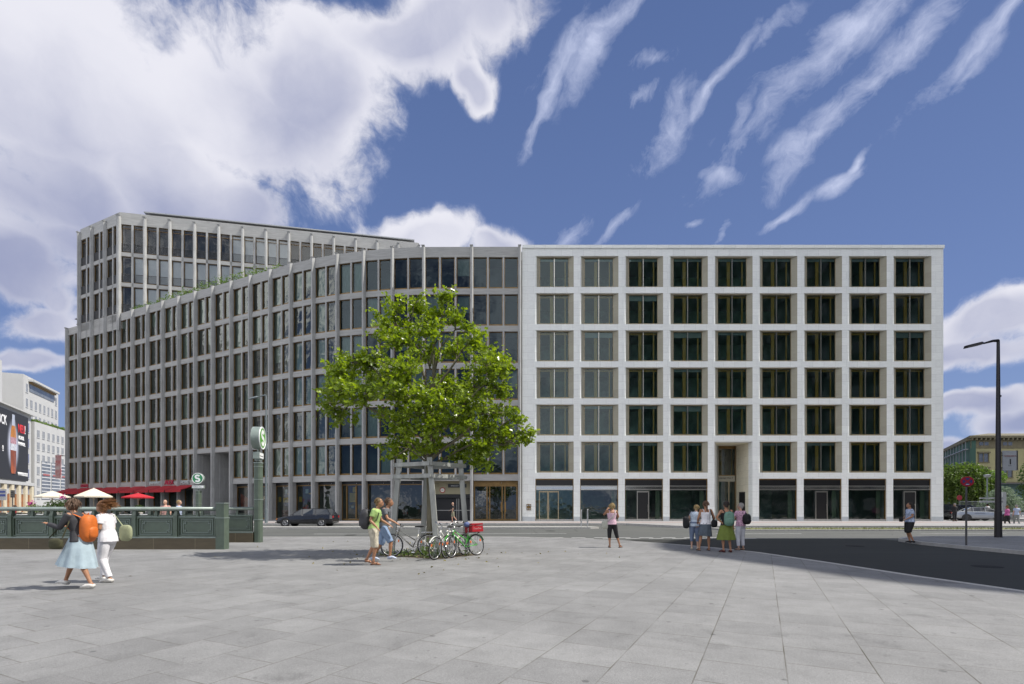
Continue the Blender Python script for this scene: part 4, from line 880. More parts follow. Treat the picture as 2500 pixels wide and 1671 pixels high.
# ---------------------------------------------------------------- trees
def limb(mb, a, b, r0, r1, rr, bend=.18, n=6):
    a = Vector(a); b = Vector(b); L = (b - a).length; pts = []
    k1 = Vector((rr.gauss(0, 1), rr.gauss(0, 1), rr.gauss(0, .6))) * L * bend * .5; k2 = Vector((rr.gauss(0, 1), rr.gauss(0, 1), rr.gauss(.3, .4))) * L * bend * .5
    for i in range(n + 1):
        t = i / n; pts.append(a.lerp(b, t) + k1 * math.sin(math.pi * t) + k2 * math.sin(2 * math.pi * t) * .4)
    mb.loft(pts, [r0 + (r1 - r0) * i / n for i in range(n + 1)], 7); return pts
def main_tree():
    D0 = 16.2; X0 = (1050 - 1250) / F * D0; s = F / D0; rr = random.Random(4)
    t = thing('plane_tree', 'young plane tree with bright green leaves in a timber guard on the square', 'tree', (X0, D0, 0))
    tk = MB(); lv = MB()
    P = lambda px, py, dy=0.: Vector(((px - 1050) / s, dy, (1237 - py) / s + EYE))
    tk.loft([(0, 0, -.05), (.0, 0, .15), (.02, 0, 1.5), (-.02, 0, 2.9), (.02, .02, 3.9), (.05, 0, 4.9), (.12, .02, 5.8), (.1, .05, 6.7)], [.18, .135, .12, .11, .10, .075, .055, .03], 12)
    # cluster centres read off the photograph (pixel x, y) with own depth; radii in pixels
    CL = [(1010, 733, 42, 30, .2), (1078, 738, 34, 34, -.2), (1105, 772, 30, 34, 0), (1050, 770, 48, 34, .3), (965, 760, 40, 30, -.3), (925, 768, 24, 20, .1), (985, 800, 55, 30, .3), (1060, 812, 55, 34, -.5), (940, 815, 34, 22, -.4), (1145, 790, 26, 26, .2),
          (1040, 850, 62, 36, .6), (975, 850, 60, 40, -.6), (1110, 850, 50, 36, 0), (1165, 845, 40, 34, -.5), (1205, 865, 45, 36, .4), (1228, 880, 22, 34, 0), (1235, 905, 20, 30, -.3), (1190, 910, 60, 40, -.7),
          (905, 870, 32, 28, .4), (880, 880, 48, 34, .1), (835, 890, 32, 30, -.2), (805, 905, 24, 26, .2), (850, 925, 48, 36, -.5), (925, 915, 70, 44, .8), (1000, 920, 80, 46, -.9), (1075, 930, 80, 46, .9), (1145, 940, 70, 46, .7), (1215, 950, 40, 44, .1),
          (800, 945, 26, 28, .2), (835, 975, 42, 32, -.6), (905, 975, 60, 36, -.9), (980, 985, 70, 36, -1.1), (1060, 990, 70, 38, -1.0), (1140, 1000, 66, 38, -.8), (1205, 1000, 42, 32, .3), (945, 1000, 60, 28, .8), (1090, 1010, 60, 30, .9),
          (785, 985, 16, 20, .1), (812, 1010, 30, 22, -.2), (835, 1025, 36, 18, .1), (1252, 1005, 22, 18, .1), (1262, 1022, 20, 12, .1),
          (985, 1035, 44, 26, -.7), (1045, 1030, 56, 28, -.9), (1120, 1040, 60, 30, -.6), (1180, 1040, 44, 30, .1), (960, 1060, 34, 26, .5), (1000, 1085, 50, 30, .7), (1060, 1075, 40, 22, .9), (1125, 1085, 60, 34, .6), (1185, 1085, 44, 34, .0), (945, 1090, 26, 26, .2), (960, 1118, 24, 14, .1),
          (1170, 1125, 40, 22, .2), (1195, 1140, 24, 14, .1), (1110, 1115, 40, 16, .4), (1005, 1060, 40, 24, -.9), (1075, 1060, 44, 26, -1.0), (1045, 1100, 40, 22, -.7), (1235, 1060, 34, 22, .0), (1262, 1068, 26, 20, .05), (1295, 1052, 16, 14, 0), (1285, 1072, 14, 10, 0), (1240, 1085, 24, 12, .1)]
    mains = [(2.9, P(960, 1040, .5), .06), (3.0, P(1160, 1020, -.3), .065), (3.4, P(870, 975, -.3), .06), (3.7, P(1200, 925, .2), .06), (4.2, P(900, 890, .3), .05), (4.4, P(1130, 870, -.5), .055), (5.0, P(980, 810, -.2), .045), (5.2, P(1110, 800, .2), .045), (3.2, P(1040, 985, -1.0), .05), (3.5, P(1060, 960, 1.0), .05), (5.9, P(1010, 745, 0), .03), (6.0, P(1080, 745, 0), .03), (2.85, P(1180, 1080, .1), .05), (2.8, P(985, 1085, .5), .04)]
    pts = [Vector((0, 0, z)) for z in (2.9, 3.9, 4.9, 5.8, 6.6)]
    for z, q, r in mains: pts += limb(tk, (0, 0, z), q, r, r * .45, rr, .16)[1:]
    for (x, y, rx, ry, dy) in CL:
        c = P(x, y, dy * 1.15); R_ = Vector((rx / s, (rx + ry) / 2 / s * 1.1, ry / s))
        base = min(pts, key=lambda p: (p - c).length + (.35 if p.z > c.z else 0))
        bp = limb(tk, base, c, .03, .014, rr, .2, 5)
        tips = []
        vol = R_.x * R_.z; nt = max(6, int(38 * vol / .5))
        for k in range(nt):
            d = Vector((rr.gauss(0, 1), rr.gauss(0, 1), rr.gauss(0, 1))).normalized() * (rr.random() ** .4) * 1.12
            tip = c + Vector((d.x * R_.x, d.y * R_.y, d.z * R_.z))
            st = rr.choice(bp[2:]); tk.loft([st, st.lerp(tip, .5) + Vector((rr.gauss(0, .03), rr.gauss(0, .03), .03)), tip], [.009, .006, .003], 4, cap=False)
            for j in range(rr.randint(12, 18)):
                u = rr.uniform(.35, 1.12); q = st.lerp(tip, u) + Vector((rr.gauss(0, .075), rr.gauss(0, .075), rr.gauss(-.01, .06)))
                leaf(lv, q, rr.uniform(.065, .14), rr, lobed=True)
    tk.build('trunk', M['bark'], t, smooth=True); lv.build('crown', M['leaf'], t); print('leaves', len(lv.f) // 6)
    return X0, D0
TX, TD = main_tree()
# timber guard around it
M['old_wood'] = mat('weathered_timber', (.30, .31, .29), .55, 0, .25, 5, stretch=(1, 1, .15), bump=.3, bs=25, spec=.7)
gg = thing('tree_guard', 'weathered grey timber frame of four leaning posts round the plane tree', 'tree guard', (TX, TD, 0))
Cz = {}
def gp(i, z):   # corner positions of the leaning posts at height z
    base = [(-1.18, -.2), (.37, -.93), (1.18, .2), (-.42, .93)][i]; top = [(-.93, -.2), (.12, -.78), (.95, .15), (-.22, .74)][i]; t = z / 2.95
    return Vector((base[0] * (1 - t) + top[0] * t, base[1] * (1 - t) + top[1] * t, z))
def beam(a, b, w, h):
    a = Vector(a); b = Vector(b); d = (b - a); t = d.normalized(); up = Vector((0, 0, 1)) if abs(t.z) < .8 else Vector((0, 1, 0)); sx_ = t.cross(up).normalized(); sz_ = sx_.cross(t)
    vs = [p + sx_ * (i * w / 2) + sz_ * (j * h / 2) for p in (a, b) for i, j in ((-1, -1), (1, -1), (1, 1), (-1, 1))]
    return MB().add(vs, [(0, 3, 2, 1), (4, 5, 6, 7), (0, 1, 5, 4), (1, 2, 6, 5), (2, 3, 7, 6), (3, 0, 4, 7)])
for i in range(4): beam(gp(i, -.02), gp(i, 3.0), .15, .15).build('post', M['old_wood'], gg)
for z in (2.45, 2.82):
    for i in range(4):
        a, b = gp(i, z), gp((i + 1) % 4, z); d = (b - a).normalized(); o = Vector((d.y, -d.x, 0)) * .09; a = a + o - d * .14; b = b + o + d * .14
        beam(a, b, .045, .12).build('rail', M['old_wood'], gg)
# planting pit
pt = [(TX - 1.75, TD - .35), (TX + .45, TD - 1.55), (TX + 1.65, TD - .1), (TX - .6, TD + 1.2)]
struct('tree_pit', MB().prism(pt, -.1, .004), M['soil'])
wb = MB(); rr = random.Random(6)
def inpit():
    while True:
        u, v = rr.random(), rr.random(); p = Vector(pt[0]).lerp(Vector(pt[1]), u).lerp(Vector(pt[3]).lerp(Vector(pt[2]), u), v); return p
for i in range(600):
    p = inpit(); leaf(wb, Vector((p.x, p.y, rr.uniform(.01, .12))), rr.uniform(.03, .09), rr)
for cx, cy, h in ((TX + .28, TD - 1.15, .62), (TX + .1, TD - 1.25, .35), (TX - .55, TD - .85, .2), (TX + .6, TD - 1.2, .22), (TX - 1.2, TD - .5, .18)):
    for i in range(int(170 * h)):
        leaf(wb, Vector((cx + rr.gauss(0, .12), cy + rr.gauss(0, .1), rr.uniform(.02, h))), rr.uniform(.04, .1), rr)
wb.build('weeds', M['leaf_mid'], None, kind='stuff', label='straggly weeds and fallen leaves in the pit under the plane tree', cat='weeds')

fl = MB()
for i in range(90):
    a = rr.uniform(0, 6.28); q = rr.expovariate(.45); x_, y_ = TX + math.cos(a) * (1.2 + q), TD + math.sin(a) * (1.0 + q * .7)
    leaf(fl, Vector((x_, y_, .012)), rr.uniform(.05, .1), rr)
fl.build('fallen_leaves', mat('dry_leaf', (.20, .17, .05), .8, 0, .5, 9), None, kind='stuff', label='a few dry fallen leaves scattered on the paving round the plane tree', cat='leaves')
def bush_tree(name, label, cat, loc, h, crown, leafm, n, lsz, seed, group=None, trunk=.25, willow=False):
    rr = random.Random(seed); t = thing(name, label, cat, loc, 0, group); tk = MB(); lv = MB()
    tk.loft([(0, 0, -.1), (.05, 0, h * .3), (0, 0, h * .62)], [trunk, trunk * .7, trunk * .3], 8)
    for (cx, cy, cz, rx, ry, rz) in crown:
        limb(tk, (0, 0, h * .3), (cx, cy, cz), trunk * .35, .04, rr, .15)
        k = int(n * rx * rz / sum(c[3] * c[5] for c in crown))
        if willow:
            for _ in range(k // 14):
                a = rr.uniform(0, 6.283); q = rr.random() ** .5; x0 = cx + math.cos(a) * rx * q; y0 = cy + math.sin(a) * ry * q; z0 = cz + rz * math.sqrt(max(0, 1 - q * q)) * rr.uniform(.7, 1.05); ln = rr.uniform(.5, 1.0) * rz * 1.5
                for j in range(14):
                    lv_p = Vector((x0 + rr.gauss(0, .05) + .12 * j / 14 * math.cos(a), y0 + rr.gauss(0, .05), z0 - ln * j / 14))
                    leaf(lv, lv_p, lsz * rr.uniform(.7, 1.4), rr)
        else: leaves_blob(lv, (cx, cy, cz), (rx, ry, rz), k, lsz, rr)
    tk.build('trunk', M['bark'], t, smooth=True); lv.build('crown', leafm, t); return t
bush_tree('willow_tree', 'weeping willow with hanging pale green branches beside the white building', 'tree', (64.5, 72, 0), 7.5, [(-2.5, 0, 5.0, 2.6, 2.4, 2.6), (0, 0, 5.4, 2.6, 2.4, 2.4), (2.0, 0, 4.0, 1.9, 2, 2.2), (-.8, -1.2, 3.8, 2.4, 1.5, 2.4), (2.8, 0, 3.0, 1.0, 1.5, 1.6), (-3.4, -.5, 3.4, 2, 2, 2.4)], leaf_mat('willow_leaf', (.04, .075, .015), (.15, .20, .045), (1.2, 1.5, .6), .5), 15000, .34, 12, willow=True)
bush_tree('olive_willow', 'silvery green shrub tree in front of the weeping willow', 'tree', (59.6, 62, 0), 4, [(0, 0, 2.5, 1.8, 1.2, 1.4), (-1.4, 0, 1.6, 1.2, 1, .9), (1.5, 0, 1.7, 1.3, 1, 1.1), (.3, 0, 3.3, 1.0, .8, .7)], M['leaf_pale'], 3600, .2, 13, trunk=.1)
bush_tree('broad_tree', 'dark leafed tree cut off by the right edge of the photo', 'tree', (52.5, 50.5, 0), 5.6, [(0, 0, 4.6, 2.0, 1.6, 1.5), (-1.0, 0, 3.2, 1.2, 1.2, .7), (.8, 0, 3.4, 1.8, 1.4, 1.6), (-.5, 0, 5.6, 1.0, 1, .7), (2.5, 0, 5.4, 2.0, 1.4, 2.0)], M['leaf_dark'], 7000, .2, 14, trunk=.15)
bush_tree('garden_tree', 'bright green tree behind the hoarding at far right', 'tree', (94, 104, 0), 9, [(0, 0, 7.6, 4.2, 2, 1.9), (4, 0, 7.4, 3, 2, 1.6), (-3, 0, 6.6, 2, 2, 1.2)], M['leaf_mid'], 3000, .5, 15)
bush_tree('hedge_tree', 'low dark tree behind the mesh fence', 'tree', (72, 70, 0), 3.2, [(0, 0, 1.6, 4, 1.5, 1.6), (6, 0, 1.4, 4, 1.5, 1.4), (-6, 1, 1.4, 4, 1.5, 1.5), (12, 0, 1.5, 4, 1.5, 1.3)], M['leaf_dark'], 5000, .35, 16, trunk=.1)

# ---------------------------------------------------------------- railings of the station stairs
M['patina'] = mat('green_grey_paint', (.085, .115, .085), .48, 0, .16, 3, bump=.12, bs=14, spec=.6)
M['patina_l'] = mat('pale_green_paint', (.22, .265, .24), .35, .1, .12, 4, spec=.6)
M['brown_granite'] = stone('brown_granite', (.105, .085, .052), (.09, .072, .045), (.2, .17, .11), 1.47, .6, .008, var=.16)
def railing(name, label, xr, xl, y, panels, post_w, end_post):
    t = thing(name, label, 'railing', (xr, y, 0)); L0 = wloc(t); pw = (xr - xl) / panels
    MB().box(xl, xr, y, y + .34, 0, .40, 0).box(xl, xr, y - .02, y + .36, .40, .445, 1).build('plinth', [M['brown_granite'], M['patina_l']], t, world=True)
    h = MB(); h.loft([(xl, y + .15, 1.43), (xr, y + .15, 1.43)], [(.12, .075)] * 2, 10, ref=(0, 1, 0)).build('handrail', M['patina_l'], t, world=True, smooth=True)
    for i in range(panels):
        a = xl + i * pw; b = a + pw; p = MB()
        p.box(a + .07, b - .07, y + .14, y + .18, .46, 1.12, 0)
        def ring(x0, x1, z0, z1, w, d, m):
            p.box(x0, x1, y + .14 - d, y + .14, z0, z0 + w, m).box(x0, x1, y + .14 - d, y + .14, z1 - w, z1, m).box(x0, x0 + w, y + .14 - d, y + .14, z0 + w, z1 - w, m).box(x1 - w, x1, y + .14 - d, y + .14, z0 + w, z1 - w, m)
        ring(a + .07, b - .07, .46, 1.14, .045, .05, 0); ring(a + .17, b - .17, .52, 1.07, .016, .03, 1)
        # inner moulding with notched corners
        n = .085; x0, x1, z0, z1 = a + .24, b - .24, .585, 1.005; w = .018; d = .028; yy = y + .14
        for (u0, u1, v0, v1) in ((x0 + n, x1 - n, z0, z0 + w), (x0 + n, x1 - n, z1 - w, z1), (x0, x0 + w, z0 + n, z1 - n), (x1 - w, x1, z0 + n, z1 - n), (x0 + n, x0 + n + w, z0 + w, z0 + n + w), (x0 + w, x0 + n, z0 + n, z0 + n + w), (x1 - n - w, x1 - n, z0 + w, z0 + n + w), (x1 - n, x1 - w, z0 + n, z0 + n + w),
                                 (x0 + n, x0 + n + w, z1 - n - w, z1 - w), (x0 + w, x0 + n, z1 - n - w, z1 - n), (x1 - n - w, x1 - n, z1 - n - w, z1 - w), (x1 - n, x1 - w, z1 - n - w, z1 - n)): p.box(u0, u1, yy - d, yy, v0, v1, 1)
        for u in (x0 + .03, x1 - .03):
            for v in (z0 + .03, z1 - .03): p.ball((u, yy - .01, v), .026, 1, 8, 5)
        p.box(a + .05, b - .05, y + .10, y + .2, 1.12, 1.165, 1)
        p.box(a + .12, (a + b) / 2 - .09, y + .12, y + .18, 1.19, 1.215, 0).box((a + b) / 2 + .09, b - .12, y + .12, y + .18, 1.19, 1.215, 0)
        p.build('panel', [M['patina'], M['patina_l']], t, world=True)
        m = (a + b) / 2
        MB().add([(m - .055, y + .1, 1.165), (m + .055, y + .1, 1.165), (m + .055, y + .2, 1.165), (m - .055, y + .2, 1.165), (m - .035, y + .12, 1.38), (m + .035, y + .12, 1.38), (m + .035, y + .18, 1.38), (m - .035, y + .18, 1.38)], [(0, 1, 5, 4), (1, 2, 6, 5), (2, 3, 7, 6), (3, 0, 4, 7)]).build('short_post', M['patina'], t, world=True)
        MB().box(a - .065, a + .065, y + .04, y + .24, .445, 1.2, 0).add([(a - .065, y + .04, 1.2), (a + .065, y + .04, 1.2), (a + .065, y + .24, 1.2), (a - .065, y + .24, 1.2), (a - .04, y + .1, 1.38), (a + .04, y + .1, 1.38), (a + .04, y + .2, 1.38), (a - .04, y + .2, 1.38)], [(0, 1, 5, 4), (1, 2, 6, 5), (2, 3, 7, 6), (3, 0, 4, 7)]).build('post', M['patina'], t, world=True)
    if end_post:
        w = .30; e = MB().box(xr, xr + w, y - .02, y + .30, 0, 1.10, 0).box(xr - .015, xr + w + .015, y - .035, y + .315, 1.10, 1.13, 1).box(xr + .01, xr + w - .01, y - .01, y + .29, 1.13, 1.62, 0).box(xr - .01, xr + w + .01, y - .03, y + .31, 1.62, 1.655, 1)
        e.build('end_post', [M['patina'], M['patina_l']], t, world=True)
    return t
XR = (527 - 1250) / F * 18.0
railing('stair_railing', 'near green cast iron railing on a brown granite plinth around the station stairs', XR, XR - 9 * 1.47, 18.0, 9, .1, True)
XR2 = (617 - 1250) / F * 21.5
railing('stair_railing', 'far green railing of the station stairs ending at the tall green sign column', XR2, XR2 - 9 * 1.47, 21.5, 9, .1, False)
for o in bpy.data.objects:
    if o.name.startswith('stair_railing'): o['group'] = 'railings around the station stairs'
# S signs
S_green = mat('sign_green', (.10, .33, .04), .4); S_white = mat('sign_white_enamel', (.85, .87, .85), .35)
S_green2 = mat('sign_green_deep', (.03, .26, .10), .4)
def s_curve(r):
    pts = []
    for i in range(13): a = R(20 + i * 250 / 12.); pts.append((r * .33 * math.cos(a), r * .27 + r * .27 * math.sin(a)))
    lo = [(-x, -z) for x, z in pts][::-1]
    return pts + lo
def s_sign(name, label, x, y, zc, r, rot, green, col_h, colw, plate_w, group):
    t = thing(name, label, 'station sign', (x, y, 0), 0, group)
    c = MB(); cw = colw / 2
    ft = [(-cw, -cw * .7), (-cw * .5, -cw), (cw * .5, -cw), (cw, -cw * .7), (cw, cw), (-cw, cw)]
    c.prism(ft, 0, col_h, 0)
    for z in (.95, 1.8, 2.65, 3.2): 
        if z < col_h: c.prism([(p[0] * 1.08, p[1] * 1.08) for p in ft], z, z + .03, 1)
    c.prism([(p[0] * 1.1, p[1] * 1.1) for p in ft], col_h, col_h + .05, 1).tube((0, 0, col_h + .05), (0, 0, zc - r - .45), .05, m=0)
    c.build('column', [M['patina'], M['patina_l']], t)
    Mr = Matrix.Rotation(rot, 4, 'Z')
    pl = MB().box(-plate_w / 2, plate_w / 2, -.13, .13, zc - r - .42, zc - r - .14, 0, Mr).box(-plate_w / 2 + .02, plate_w / 2 - .02, -.14, -.13, zc - r - .39, zc - r - .17, 1, Mr).box(-plate_w * .3, plate_w * .3, -.1, .1, zc - r - .5, zc - r - .42, 0, Mr).tube((0, 0, zc - r - .16), (0, 0, zc - r + .05), .05, m=0)
    po = pl.build('name_plate', [M['patina_l'], S_white], t)
    text('lettering', 'Potsdamer Platz', plate_w * .115, M['black'], po, Mr @ Vector((-plate_w * .43, -.143, zc - r - .32)), rot, ext=.002)
    d = MB(); d.loft([Mr @ Vector((0, -.17, zc)), Mr @ Vector((0, .17, zc))], [r, r], 40, m=0, ref=(0, 0, 1))
    d.torus((0, 0, 0), r - .01, .02, 'y', 40, 6, 1, M=Matrix.Translation((0, 0, zc)) @ Mr @ Matrix.Translation((0, -.17, 0)))
    do = d.build('drum', [M['patina_l'], S_white], t, smooth=False)
    f = MB(); 
    vs = [Mr @ Vector((r * .94 * math.cos(2 * math.pi * i / 40), -.178, r * .94 * math.sin(2 * math.pi * i / 40))) + Vector((0, 0, zc)) for i in range(40)]; f.add(vs, [tuple(range(40))], 1)
    vs = [Mr @ Vector((r * .88 * math.cos(2 * math.pi * i / 40), -.182, r * .88 * math.sin(2 * math.pi * i / 40))) + Vector((0, 0, zc)) for i in range(40)]; f.add(vs, [tuple(range(40))], 0)
    fo = f.build('disc_face', [green, S_white], do)
    pts = s_curve(r * 1.05); sm = MB(); w = r * .27; n = len(pts); vs = []
    for i, (px_, pz) in enumerate(pts):
        a = Vector(pts[max(i - 1, 0)]); b = Vector(pts[min(i + 1, n - 1)]); tt = (b - a).normalized(); nn = Vector((-tt.y, tt.x))
        for q in (-1, 1): vs.append(Mr @ Vector((px_ + nn.x * w * q * .62, -.19, pz + nn.y * w * q * .62)) + Vector((0, 0, zc)))
    sm.add(vs, [(2 * i, 2 * i + 1, 2 * i + 3, 2 * i + 2) for i in range(n - 1)]).build('letter_s', S_white, do)
    return t
s_sign('station_sign', 'big S disc seen almost edge-on, on the tall green column ending the far railing', (626 - 1250) / F * 21.5, 21.5 + .15, 4.43, .475, R(101), S_green, 3.35, .27, .58, 'station signs')
s_sign('station_sign', 'smaller looking S disc facing the viewer in front of the tall passage', (484.5 - 1250) / F * 46, 46, 4.05, .48, R(8), S_green2, 2.9, .36, 1.0, 'station signs')

# ---------------------------------------------------------------- street lamps, signs, bollards
M['lamp_black'] = mat('black_lamp_paint', (.012, .010, .012), .4); M['lamp_grey'] = mat('grey_lamp_paint', (.16, .19, .2), .5, .2)
def lamp(label, x, y, h, r, head_l, mt, arm_z, group='street lamps'):
    t = thing('street_lamp', label, 'street lamp', (x, y, 0), 0, group)
    MB().loft([(0, 0, 0), (0, 0, 1.3), (0, 0, 1.32), (0, 0, h - .3), (0, 0, h)], [r * 1.45, r * 1.4, r * 1.2, r * .62, r * .6], 14).tube((0, 0, h * .72), (.12, 0, h * .72), .05).build('pole', mt, t)
    MB().loft([(0, 0, h), (-.25, 0, h - .01), (-head_l * .45, 0, h - .13)], [.075, .06, .04], 8).build('arm', mt, t)
    a = -head_l * .45; b = -head_l
    hd_ = MB().add([(a, -.05, h - .16), (a, .05, h - .16), (a - .15, .16, h - .2), (b, .13, h - .36), (b, -.13, h - .36), (a - .15, -.16, h - .2), (a, -.04, h - .09), (a, .04, h - .09), (a - .15, .1, h - .07), (b, .08, h - .24), (b, -.08, h - .24), (a - .15, -.1, h - .07)],
                  [(0, 1, 2, 3, 4, 5), (11, 10, 9, 8, 7, 6), (0, 6, 7, 1), (1, 7, 8, 2), (2, 8, 9, 3), (3, 9, 10, 4), (4, 10, 11, 5), (5, 11, 6, 0)]).build('lamp_head', mt, t)
    return t
L1 = lamp('tall black street lamp on the shaded corner pavement at right', (2437 - 1250) / F * 24.2, 24.2, 9.4, .102, 1.55, M['lamp_black'], 0)
lamp('slim grey street lamp in front of the curved building beside the station column', (650 - 1250) / F * 43.9, 43.9, 11.1, .09, 1.5, M['lamp_grey'], 0)
# banner board strapped to the black lamp
x0 = (2447 - 1250) / F * 24.2; x1 = (2484 - 1250) / F * 24.2; lz = lambda py: (1237 - py) / F * 24.2 + EYE
bs = thing('banner_sign', 'square grey banner board with the number 1 strapped to the black lamp post', 'sign', (x0, 24.2, 0)); bs.location.z = lz(1149)
bz = lz(1149); bh = lz(1101) - bz
MB().box(0, x1 - x0 - .06, -.02, .02, 0, bh, 0).box(x1 - x0 - .06, x1 - x0, -.03, .06, -.0, bh + .01, 1).box(-.25, .0, -.03, .03, bh * .12, bh * .15, 1).box(-.25, 0, -.03, .03, bh * .74, bh * .77, 1).build('board', [mat('banner_grey', (.34, .36, .38), .6), M['rail_dark']], bs)
text('lettering', 'MENDELSSOHN', .085, mat('dull_red', (.25, .06, .05), .6), bs, (.05, -.03, bh * .70), ext=.002); text('lettering', '1', .34, M['black'], bs, (.27, -.03, bh * .32), ext=.002, bold=.01); text('lettering', 'PLATZ', .05, M['black'], bs, (.26, -.03, bh * .22), ext=.002)
# no stopping sign
sx = (2359 - 1250) / F * 19.3; ns = thing('no_stopping_sign', 'round red and blue no stopping sign on a dark post at the kerb', 'traffic sign', (sx, 19.3, 0.05))
zc = (1237 - 1176) / F * 19.3 + EYE - .05
MB().tube((0, 0, 0), (0, 0, zc + .1), .032, n=10).build('post', M['rail_dark'], ns)
red = mat('enamel_red', (.30, .015, .03), .35); blu = mat('enamel_blue', (.03, .045, .16), .35)
ds = MB(); ds.loft([(0, -.05, zc), (0, -.03, zc)], [(.255, .19)] * 2, 36, m=0, ref=(1, 0, 0)); dso = ds.build('disc', [red], ns)
def ring_seg(r0, r1, a0, a1, yy, ky=.745):
    n = 10; vs = [(r * math.cos(a0 + (a1 - a0) * i / n), yy, zc + ky * r * math.sin(a0 + (a1 - a0) * i / n)) for r in (r0, r1) for i in range(n + 1)]
    return vs, [(i, i + 1, n + 2 + i, n + 1 + i) for i in range(n)]
qb = MB()
for k in range(4):
    a = R(45 + 90 * k); n = 8; e = R(33); m_ = R(90 * k + 90)
    c_ = (.055 * math.cos(m_), .055 * math.sin(m_) * .745)
    vs = [(c_[0], -.055, zc + c_[1])] + [(.185 * math.cos(m_ - e + 2 * e * i / n), -.055, zc + .745 * .185 * math.sin(m_ - e + 2 * e * i / n)) for i in range(n + 1)]
    qb.add(vs, [tuple(range(len(vs)))])
qb.build('blue_field', blu, dso); MB().box(-.06, .06, -.06, -.056, zc - .125, zc - .10).build('arrow', mat('arrow_white', (.5, .5, .55), .5), dso)
bl_m = mat('brushed_steel_post', (.42, .43, .44), .35, .7)
for x, y, h, lb in ((1419, 37.3, 1.2, 'left of the pair of steel bollards on the traffic island'), (1434.5, 36.9, 1.25, 'right of the pair of steel bollards on the traffic island')):
    t = thing('bollard', lb, 'bollard', ((x - 1250) / F * y, y, .05), 0, 'steel bollards'); MB().loft([(0, 0, 0), (0, 0, h), (0, 0, h + .02)], [.055, .055, .035], 14).build('post', bl_m, t)
# small lamp and little sign by the fence
t = thing('park_lamp', 'short grey globe lamp in front of the willow', 'street lamp', (56.0, 60, 0)); MB().tube((0, 0, 0), (0, 0, 5.0), .06).build('pole', M['lamp_grey'], t); MB().ball((0, 0, 5.1), (.32, .32, .2)).loft([(0, 0, 5.2), (0, 0, 5.3)], [.4, .1], 12).build('lamp_head', M['zinc'], t)
t = thing('road_sign', 'small round red road sign beside the willow', 'traffic sign', (50.5, 57.5, 0)); MB().tube((0, 0, 0), (0, 0, 2.4), .04).build('post', M['rail_dark'], t); MB().loft([(0, -.05, 2.5), (0, -.03, 2.5)], [.3, .3], 20).build('disc', red, t)
t = thing('fence_post', 'tall pale steel post with two cross boards behind the walking couple', 'post', (53.6, 55.5, 0)); MB().box(-.2, .2, -.1, .1, 0, 3.1).box(-2.6, -.2, -.05, .05, 1.95, 2.15).box(-2.6, -.2, -.05, .05, 2.35, 2.5).build('post', M['zinc'], t)
